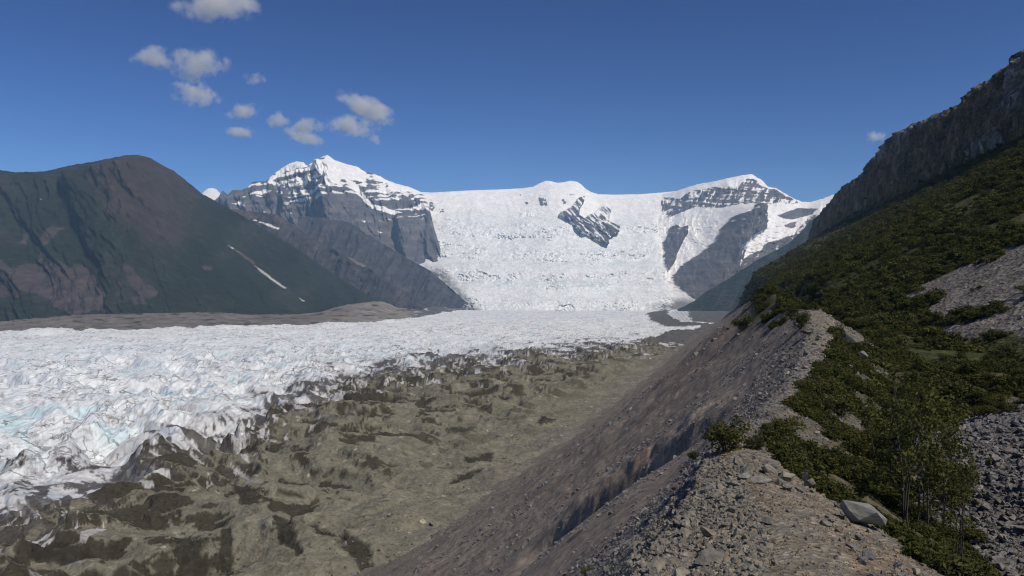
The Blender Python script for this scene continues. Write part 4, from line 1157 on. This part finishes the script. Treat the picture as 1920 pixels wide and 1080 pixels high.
def scatter(name, protos, pts, scales, rots, label):
    """a mass of small pieces as one object (geometry nodes)"""
    c = bpy.data.collections.new(name + '_kinds')
    for me in protos:
        c.objects.link(bpy.data.objects.new(name + '_piece', me))
    me = bpy.data.meshes.new(name)
    me.vertices.add(len(pts)); me.vertices.foreach_set('co', np.ascontiguousarray(pts, np.float32).ravel())
    a_ = me.attributes.new('sc', 'FLOAT', 'POINT'); a_.data.foreach_set('value', np.ascontiguousarray(scales, np.float32))
    a_ = me.attributes.new('ro', 'FLOAT_VECTOR', 'POINT'); a_.data.foreach_set('vector', np.ascontiguousarray(rots, np.float32).ravel())
    a_ = me.attributes.new('id_kind', 'INT', 'POINT'); a_.data.foreach_set('value', rng.integers(0, len(protos), len(pts)).astype(np.int32))
    o = bpy.data.objects.new(name, me); COL.objects.link(o)
    ng = bpy.data.node_groups.new(name, 'GeometryNodeTree')
    ng.interface.new_socket('Geometry', in_out='INPUT', socket_type='NodeSocketGeometry')
    ng.interface.new_socket('Geometry', in_out='OUTPUT', socket_type='NodeSocketGeometry')
    gi = ng.nodes.new('NodeGroupInput'); go = ng.nodes.new('NodeGroupOutput')
    ip = ng.nodes.new('GeometryNodeInstanceOnPoints')
    ci = ng.nodes.new('GeometryNodeCollectionInfo')
    ci.inputs['Collection'].default_value = c
    ci.inputs['Separate Children'].default_value = True
    ci.inputs['Reset Children'].default_value = True
    def na(nm, ty):
        n_ = ng.nodes.new('GeometryNodeInputNamedAttribute'); n_.data_type = ty; n_.inputs['Name'].default_value = nm
        return n_.outputs['Attribute']
    ng.links.new(gi.outputs[0], ip.inputs['Points'])
    ng.links.new(ci.outputs[0], ip.inputs['Instance'])
    ip.inputs['Pick Instance'].default_value = True
    ng.links.new(na('id_kind', 'INT'), ip.inputs['Instance Index'])
    ng.links.new(na('ro', 'FLOAT_VECTOR'), ip.inputs['Rotation'])
    ng.links.new(na('sc', 'FLOAT'), ip.inputs['Scale'])
    ng.links.new(ip.outputs[0], go.inputs[0])
    md = o.modifiers.new('scatter', 'NODES'); md.node_group = ng
    tag(o, label, kind='stuff')
    return o


def sample_ground(n, pxr, dr, test, bias=1.0):
    """random ground points seen by the camera inside a sector"""
    p_ = rng.uniform(pxr[0], pxr[1], n)
    d_ = np.exp(rng.uniform(np.log(dr[0]), np.log(dr[1]), n))
    x_ = (p_ - 960) / F * d_
    r_ = terrain(x_, d_)
    ok = test(x_, d_, r_) & (r_[0] > -79)
    return np.stack([x_, d_, r_[0]], 1)[ok], [q_[ok] for q_ in r_]


def rrot(n, tilt=0.5):
    return np.stack([rng.uniform(-tilt, tilt, n), rng.uniform(-tilt, tilt, n), rng.uniform(0, 6.28, n)], 1)


# smaller rubble packed between the named stones
P, R = sample_ground(22000, (1120, 1480), (4.5, 17), lambda x_, y_, r_: (r_[2] < -r_[3] + 0.5) & (r_[4] < 1.5) & (rng.random(len(x_)) < 0.75))
scatter('crest_rubble', CREST, P + [0, 0, 0.01], np.clip(0.065 * np.exp(rng.normal(0, 0.5, len(P))), 0.03, 0.16), rrot(len(P), 0.9), 'small angular rubble packed along the left shoulder of the crest')
# gravel and small stones on the crest and the upper inner slope
P, R = sample_ground(60000, (1080, 1800), (3.2, 20), lambda x_, y_, r_: (r_[2] > -r_[3] - 1.3) & (r_[2] < r_[3] + 1.3))
scatter('crest_gravel', GRAVEL, P - [0, 0, 0.004], np.clip(0.016 * np.exp(rng.normal(0, 0.75, len(P))), 0.007, 0.12) * np.clip(P[:, 1] / 7, 0.7, 2.0), rrot(len(P), 0.8), 'loose tan and grey gravel covering the ridge crest')
P, R = sample_ground(60000, (800, 1560), (5, 75), lambda x_, y_, r_: (r_[4] > 0.05) & (r_[4] < 9 + 10 * rng.random(len(x_)) ** 2) & (rng.random(len(x_)) < 1.2 - y_ / 75))
scatter('slope_stones', TALUS, P, np.clip(0.05 * np.exp(rng.normal(0, 0.6, len(P))), 0.02, 0.34) * np.clip(P[:, 1] / 14, 0.6, 2.2), rrot(len(P), 0.8), 'grey stones strewn over the upper inner moraine slope')
P, R = sample_ground(52000, (760, 1440), (30, 330), lambda x_, y_, r_: (r_[4] > 4) & (fbm(r_[6] / 6, r_[4] / 40, 3, 93) > 0.02 + 0.25 * rng.random(len(x_))))
scatter('inner_slope_stones', TALUS, P, np.clip(0.20 * np.exp(rng.normal(0, 0.6, len(P))), 0.1, 1.1) * np.clip(P[:, 1] / 90, 0.7, 2.0), rrot(len(P), 0.8), 'loose stones in streaks down the steep inner moraine slope')
P, R = sample_ground(30000, (1640, 2060), (8, 34), lambda x_, y_, r_: r_[10] > 0.35)
scatter('heap_stones', TALUS, P, np.clip(0.14 * np.exp(rng.normal(0, 0.5, len(P))), 0.06, 0.42), rrot(len(P), 0.8), 'smaller grey blocks filling the bare block heap')
P, R = sample_ground(9000, (1640, 2000), (70, 330), lambda x_, y_, r_: inpoly(960 + F * x_ / y_, HY - F * r_[0] / y_, scree_poly) & (r_[1] > 8))
scatter('scree_stones', TALUS, P, np.clip(0.28 * np.exp(rng.normal(0, 0.5, len(P))), 0.1, 0.9), rrot(len(P), 0.8), 'small stones lying on the bare hillside scree')
P, R = sample_ground(22000, (1340, 1700), (18, 100), lambda x_, y_, r_: (np.abs(r_[2]) < r_[3] + np.interp(y_, [18, 55], [0.6, 5])) & (r_[5] < 7))
scatter('knoll_stones', TALUS, P, np.clip(0.16 * np.exp(rng.normal(0, 0.6, len(P))), 0.06, 0.7) * np.clip(P[:, 1] / 60, 0.4, 1), rrot(len(P), 0.8), 'stones scattered along the crest up to the far tan knoll')
# boulders that rolled to the foot of the slope, on the debris
nb_ = 9000
pp = rng.uniform(300, 1150, nb_); dd_ = np.exp(rng.uniform(np.log(215), np.log(560), nb_))
kk = np.abs(np.interp(dd_, [150, 240, 423, 944], [-50, -26, 12, 177]) - (pp - 960) / F * dd_)
okb = rng.random(nb_) < np.exp(-kk / 34)
pp, dd_ = pp[okb], dd_[okb]
ri = np.clip(np.interp(-dd_, -gd[::-1][::-1] if False else -gd, np.arange(NRg)), 0, NRg - 1).astype(int)
ri = np.clip(np.searchsorted(gd, dd_), 0, NRg - 1)
ci_ = np.clip(np.interp(pp, gp, np.arange(NCg)).round().astype(int), 0, NCg - 1)
zb_ = ZG2[ri, ci_]
xb_ = (pp - 960) / F * dd_
zt_ = terrain(xb_, dd_)[0]
P = np.stack([xb_, dd_, np.maximum(zb_, zt_)], 1)
scatter('foot_boulders', TALUS, P, np.clip(0.6 * np.exp(rng.normal(0, 0.5, len(P))), 0.3, 2.4), rrot(len(P), 0.8), 'scattered boulders along the foot of the moraine slope')

# ------------------------------------------------------------------ vegetation
def leaves_mesh(name, centers, radii, n, size, seed, mat, flat=0.75, hollow=0.35):
    g = np.random.default_rng(seed)
    centers = np.asarray(centers, float); radii = np.asarray(radii, float)
    wts = radii ** 2 / (radii ** 2).sum()
    k_ = g.choice(len(centers), n, p=wts)
    dirs = g.normal(size=(n, 3)); dirs /= np.linalg.norm(dirs, axis=1)[:, None]
    rr = radii[k_] * (hollow + (1 - hollow) * g.random(n) ** 0.5) * (1 + 0.18 * g.normal(size=n))
    c = centers[k_] + dirs * rr[:, None] * np.array([1, 1, flat])
    nrm = dirs * 0.6 + g.normal(size=(n, 3)) * 0.7 + np.array([0, 0, 0.5]); nrm /= np.linalg.norm(nrm, axis=1)[:, None]
    ax = np.cross(nrm, g.normal(size=(n, 3))); ax /= np.linalg.norm(ax, axis=1)[:, None]
    bx = np.cross(nrm, ax)
    s = size * (0.6 + 0.8 * g.random(n))[:, None]
    v0 = c - ax * s; v1 = c + bx * s * 0.48 + nrm * s * 0.12; v2 = c + ax * s; v3 = c - bx * s * 0.48 + nrm * s * 0.12
    V = np.stack([v0, v1, v2, v3], 1).reshape(-1, 3)
    V[:, 2] = np.maximum(V[:, 2], -0.05)
    Fa = np.arange(n * 4).reshape(n, 4)
    me = mesh_from(name, V, Fa)
    me.materials.append(mat)
    return me


def tubes_mesh(name, lines, mat, sides=5):
    V = []; Fs = []
    for pts, r0, r1 in lines:
        m_ = len(pts); st = len(V)
        for i, p_ in enumerate(pts):
            r_ = r0 + (r1 - r0) * i / (m_ - 1)
            for j in range(sides):
                a_ = 2 * math.pi * j / sides
                V.append((p_[0] + r_ * math.cos(a_), p_[1] + r_ * math.sin(a_), p_[2]))
        for i in range(m_ - 1):
            for j in range(sides):
                Fs.append((st + i * sides + j, st + i * sides + (j + 1) % sides, st + (i + 1) * sides + (j + 1) % sides, st + (i + 1) * sides + j))
    me = mesh_from(name, np.array(V), np.array(Fs)); me.materials.append(mat)
    return me


def bush_meshes(seed, width=1.0, height=0.75, n=1500, leaf=0.035, mat=M_leaf, lobes=8):
    r_ = random.Random(seed)
    cs, rs, ln = [], [], []
    for i in range(lobes):
        a_ = r_.uniform(0, 6.28); q_ = r_.uniform(0.05, 0.36) * width
        h_ = r_.uniform(0.35, 0.85) * height * (1 - 0.6 * (q_ / (0.5 * width)) ** 2)
        c_ = (q_ * math.cos(a_), q_ * math.sin(a_), h_)
        cs.append(c_); rs.append(r_.uniform(0.14, 0.24) * width)
        mid = (c_[0] * 0.35, c_[1] * 0.35, c_[2] * 0.55)
        ln.append(([(0.03 * r_.uniform(-1, 1), 0.03 * r_.uniform(-1, 1), -0.08), mid, c_], 0.012 * width, 0.004 * width))
        for k_ in range(2):
            t_ = (c_[0] + r_.uniform(-.16, .16) * width, c_[1] + r_.uniform(-.16, .16) * width, c_[2] + r_.uniform(0.02, .2) * height)
            ln.append(([mid, ((mid[0] + t_[0]) / 2, (mid[1] + t_[1]) / 2, (mid[2] + t_[2]) / 2 + 0.02), t_], 0.006 * width, 0.002 * width))
    cs.append((0, 0, 0.25 * height)); rs.append(0.3 * width)
    return tubes_mesh('stems', ln, M_bark), leaves_mesh('foliage', cs, rs, n, leaf, seed, mat)


def place_plant(name, meshes, partnames, loc, s, rz, label, cat, group, tilt=0.0):
    e_ = bpy.data.objects.new(name, None); COL.objects.link(e_)
    e_.location = loc; e_.scale = (s, s, s) if not isinstance(s, tuple) else s
    e_.rotation_euler = (tilt, 0, rz)
    tag(e_, label, cat, group)
    for nm, me in zip(partnames, meshes):
        c = bpy.data.objects.new(nm, me); COL.objects.link(c); c.parent = e_
    return e_


BUSH = [bush_meshes(300 + i, 1.0, 0.72, 1700, 0.030, M_leaf if i % 2 else M_leaf2) for i in range(5)]


def bush_at(px_, py_, wpx, label, group=None, name='willow_bush', i=None, dmin=4, hs_=1.0, cat='bush'):
    x_, y_ = hit(px_, py_, dmin, 400)
    zt = float(gz(x_, y_)[0][0])
    s_ = wpx / F * y_ * (random.uniform(0.6, 1.0) if group else 1.0)
    m_ = BUSH[i if i is not None else random.randrange(len(BUSH))]
    return place_plant(name, m_, ('stems', 'foliage'), (x_, y_, zt - 0.03 * s_), (s_, s_, s_ * hs_ * (0.72 if group else 1.0)), random.uniform(0, 6.28), label, cat, group)


bush_at(1362, 846, 108, 'leafy bush at the left edge of the crest, left of its twin', i=1)
bush_at(1468, 838, 96, 'rounded bush on the middle of the crest beside the pale stones', i=3)
bush_at(1418, 842, 46, 'small bush squeezed between the two larger crest bushes', i=0)
bush_at(1302, 862, 30, 'tiny green shrub alone on the stony slope left of the bushes', i=2)
bush_at(1100, 1078, 34, 'lone green tuft at the bottom edge on the stony slope', i=1, hs_=0.8)
bush_at(1395, 617, 46, 'dark shrub clinging to the steep bare slope', i=2)
bush_at(1502, 616, 52, 'low bush on the left rim just below the tan knoll', i=4)
bush_at(1437, 528, 40, 'round shrub where the ridge skyline meets the blue spur', i=0)

G_CREST = 'bushes covering the ridge beyond the gravel path'
L_CREST = 'green bush in the thicket on the ridge between path and far knoll'
for (a_, b_, w_) in [(1520, 722, 80), (1550, 722, 84), (1590, 722, 90), (1640, 735, 96), (1545, 762, 84), (1575, 765, 96), (1625, 778, 104), (1560, 810, 90), (1610, 825, 104), (1660, 800, 110), (1680, 760, 100), (1560, 860, 84), (1612, 880, 104), (1650, 860, 110), (1600, 920, 84), (1690, 840, 120)]:
    bush_at(a_, b_ + 14, w_, L_CREST, G_CREST)
G_KN = 'bushes on the green shoulder behind the knoll'
L_KN = 'dark bush on the green shoulder behind the far tan knoll'
for k_ in range(26):
    a_ = random.uniform(1450, 1760); lo = np.interp(a_, [1440, 1500, 1560, 1640, 1760], [540, 545, 575, 610, 660]); up_ = np.interp(a_, [1440, 1500, 1600, 1760], [524, 505, 520, 585])
    bush_at(a_, random.uniform(up_, lo), random.uniform(26, 48), L_KN, G_KN, dmin=96)
G_GUL = 'bushes in the gully between ridge and hillside'
L_GUL = 'dense dark bush in the gully between the ridge and the hillside'
for k_ in range(34):
    a_ = random.uniform(1690, 1960); b_ = random.uniform(np.interp(a_, [1690, 1800, 1920], [640, 650, 640]), np.interp(a_, [1690, 1760, 1920], [860, 830, 760]))
    bush_at(a_, b_, random.uniform(44, 90), L_GUL, G_GUL, dmin=26)


# slender young trees in the gully beside the slab
def sapling(seed, h=2.6):
    r_ = random.Random(seed)
    ln, cs, rs = [], [], []
    for s_ in range(r_.randint(2, 4)):
        bx_, by_ = r_.uniform(-.12, .12), r_.uniform(-.12, .12)
        dx_, dy_ = r_.uniform(-.32, .32), r_.uniform(-.25, .25)
        hh = h * r_.uniform(0.75, 1.0)
        pts = [(bx_ + dx_ * (i / 6) ** 1.4 + r_.uniform(-.03, .03), by_ + dy_ * (i / 6) ** 1.4 + r_.uniform(-.03, .03), -0.1 + hh * i / 6) for i in range(7)]
        ln.append((pts, 0.020, 0.005))
        for i in range(2, 7):
            for k_ in range(3):
                a_ = r_.uniform(0, 6.28); L_ = r_.uniform(.18, .45)
                p_ = pts[i]; e_ = (p_[0] + L_ * math.cos(a_), p_[1] + L_ * math.sin(a_), p_[2] + r_.uniform(.02, .28))
                ln.append(([p_, ((p_[0] + e_[0]) / 2, (p_[1] + e_[1]) / 2, (p_[2] + e_[2]) / 2 + .03), e_], 0.007, 0.002))
                cs.append(e_); rs.append(r_.uniform(.10, .2))
    return tubes_mesh('trunk', ln, M_bark), leaves_mesh('crown', cs, rs, 1500, 0.038, seed, M_leaf, flat=0.9, hollow=0.1)


for i, (a_, b_, hpx, lab) in enumerate([
    (1690, 992, 300, 'tallest slender sapling rising just behind the long pale slab'),
    (1668, 930, 210, 'thin sapling left of the tallest one, behind the crest rim'),
    (1730, 1000, 260, 'leafy sapling right of the tallest one in the gully'),
    (1775, 1010, 210, 'sapling at the left foot of the grey block heap'),
    (1640, 885, 170, 'short sapling among bushes beside the grassy path'),
    (1720, 860, 190, 'sapling in the gully above the tall slender ones'),
    (1755, 935, 190, 'sapling half hidden between gully bushes and block heap'),
    (1800, 1060, 190, 'low sapling at the bottom edge beside the grey blocks')]):
    x_, y_ = hit(a_, b_, 4, 60)
    zt = float(gz(x_, y_)[0][0])
    h_ = hpx / F * y_
    place_plant('sapling', sapling(400 + i, 2.6), ('trunk', 'crown'), (x_, y_, zt), h_ / 2.6, random.uniform(0, 6.28), lab, 'sapling', 'saplings in the gully')
G_SL = 'low bushes on the right flank of the crest'
L_SL = 'low leafy bush under the saplings on the right flank of the crest'
for k_ in range(26):
    a_ = random.uniform(1600, 1830); b_ = random.uniform(np.interp(a_, [1600, 1700, 1830], [870, 860, 890]), np.interp(a_, [1600, 1690, 1760, 1830], [890, 930, 1010, 1070]))
    bush_at(a_, b_, random.uniform(45, 95), L_SL, G_SL, dmin=7)

# bleached sticks
def stick(px_, py_, lpx, ang, label):
    x_, y_ = hit(px_, py_, 4, 150)
    zt = float(gz(x_, y_)[0][0]); L_ = lpx / F * y_
    me = tubes_mesh('dead_stick', [([(0, 0, 0), (L_ * .3 * math.cos(ang), L_ * .3 * math.sin(ang), .1 * L_), (L_ * .6 * math.cos(ang), L_ * .6 * math.sin(ang), .16 * L_), (L_ * math.cos(ang), L_ * math.sin(ang), .34 * L_)], L_ * .07, L_ * .03)], M_deadwood, 6)
    o = bpy.data.objects.new('dead_stick', me); COL.objects.link(o); o.location = (x_, y_, zt + 0.02 * L_)
    tag(o, label, 'stick', 'bleached dead sticks')
stick(1438, 676, 16, 2.2, 'bleached stick among dark stones on the left crest edge')
stick(1808, 866, 16, 0.5, 'short bleached stick lying on the grey block heap')

# scrub on the hillside: too dense and far to count
low_scrub = [leaves_mesh('low_scrub_%d' % i, *(lambda r_: ([(r_.uniform(-.42, .42), r_.uniform(-.42, .42), r_.uniform(.06, .30)) for _ in range(9)], [r_.uniform(.12, .24) for _ in range(9)]))(random.Random(540 + i)), 520, 0.05, 540 + i, (M_leaf2, M_leaf, M_leaf, M_leaf2, M_grass)[i], flat=0.6) for i in range(5)]
scrub = [leaves_mesh('scrub_%d' % i, *(lambda r_: ([(r_.uniform(-.3, .3), r_.uniform(-.3, .3), r_.uniform(.15, .45)) for _ in range(6)], [r_.uniform(.16, .28) for _ in range(6)]))(random.Random(500 + i)), 420, 0.065, 500 + i, (M_leaf2, M_leaf, M_leaf2, M_grass, M_leaf2, M_leaf)[i]) for i in range(6)]
P, R = sample_ground(60000, (1380, 2120), (95, 1500), lambda x_, y_, r_: (r_[11] > -1.0) & (r_[9] < 3))
nv_ = fbm(P[:, 0] / 30, P[:, 1] / 45, 4, 91)
elp = P[:, 2] / P[:, 1]
dens = 0.5 + 1.3 * nv_
ppx_ = 960 + F * P[:, 0] / P[:, 1]; ppy_ = HY - F * elp
insc = inpoly(ppx_, ppy_, scree_poly) & (P[:, 1] < 330)
keep = (rng.random(len(P)) < np.clip(dens, 0.12, 1)) & visible(P[:, 0], P[:, 1], P[:, 2] + 2.5, 0.0) & (~insc | (fbm(P[:, 0] / 7, P[:, 1] / 14, 3, 74) > 0.16))
P = P[keep]
sz_ = np.clip(1.5 * np.exp(rng.normal(0, 0.55, len(P))), 0.5, 4.4) * np.clip((P[:, 1] / 160) ** 0.5, 0.8, 2.0)
scatter('hillside_scrub', low_scrub + scrub[:2], P - np.stack([0 * sz_, 0 * sz_, 0.12 * sz_], 1), sz_, rrot(len(P), 0.25), 'dark green alder scrub covering the hillside below the cliff')
# low plants on the flank, the thicket floor and the ridge top
P, R = sample_ground(85000, (1380, 2050), (8, 240), lambda x_, y_, r_: (r_[11] < 0.5) & (r_[10] < 0.3) & (((r_[5] > np.interp(y_, [8, 17], [0.95, 0.25])) & (y_ < 75)) | ((r_[5] > 5) & (y_ >= 60)) | ((y_ > 17.5) & (y_ < 50) & (r_[2] > 0.5)) | ((y_ > 104) & (r_[2] > -r_[3] - 3))))
nv_ = fbm(P[:, 0] / 3.5, P[:, 1] / 6, 3, 92)
keep = (nv_ > np.where(P[:, 1] < 17, -0.3, -0.02)) & ~((P[:, 1] < 13) & (960 + F * P[:, 0] / P[:, 1] < 1715)) & visible(P[:, 0], P[:, 1], P[:, 2] + 0.5, 0.0)
P = P[keep]
sz_ = np.clip(0.30 * np.exp(rng.normal(0, 0.45, len(P))), 0.12, 0.9) * np.clip((P[:, 1] / 22) ** 0.65, 0.55, 3.2)
scatter('ridge_ground_cover', scrub, P - np.stack([0 * sz_, 0 * sz_, 0.1 * sz_], 1), sz_, rrot(len(P), 0.3), 'low green plants covering the flank of the ridge and the gully')
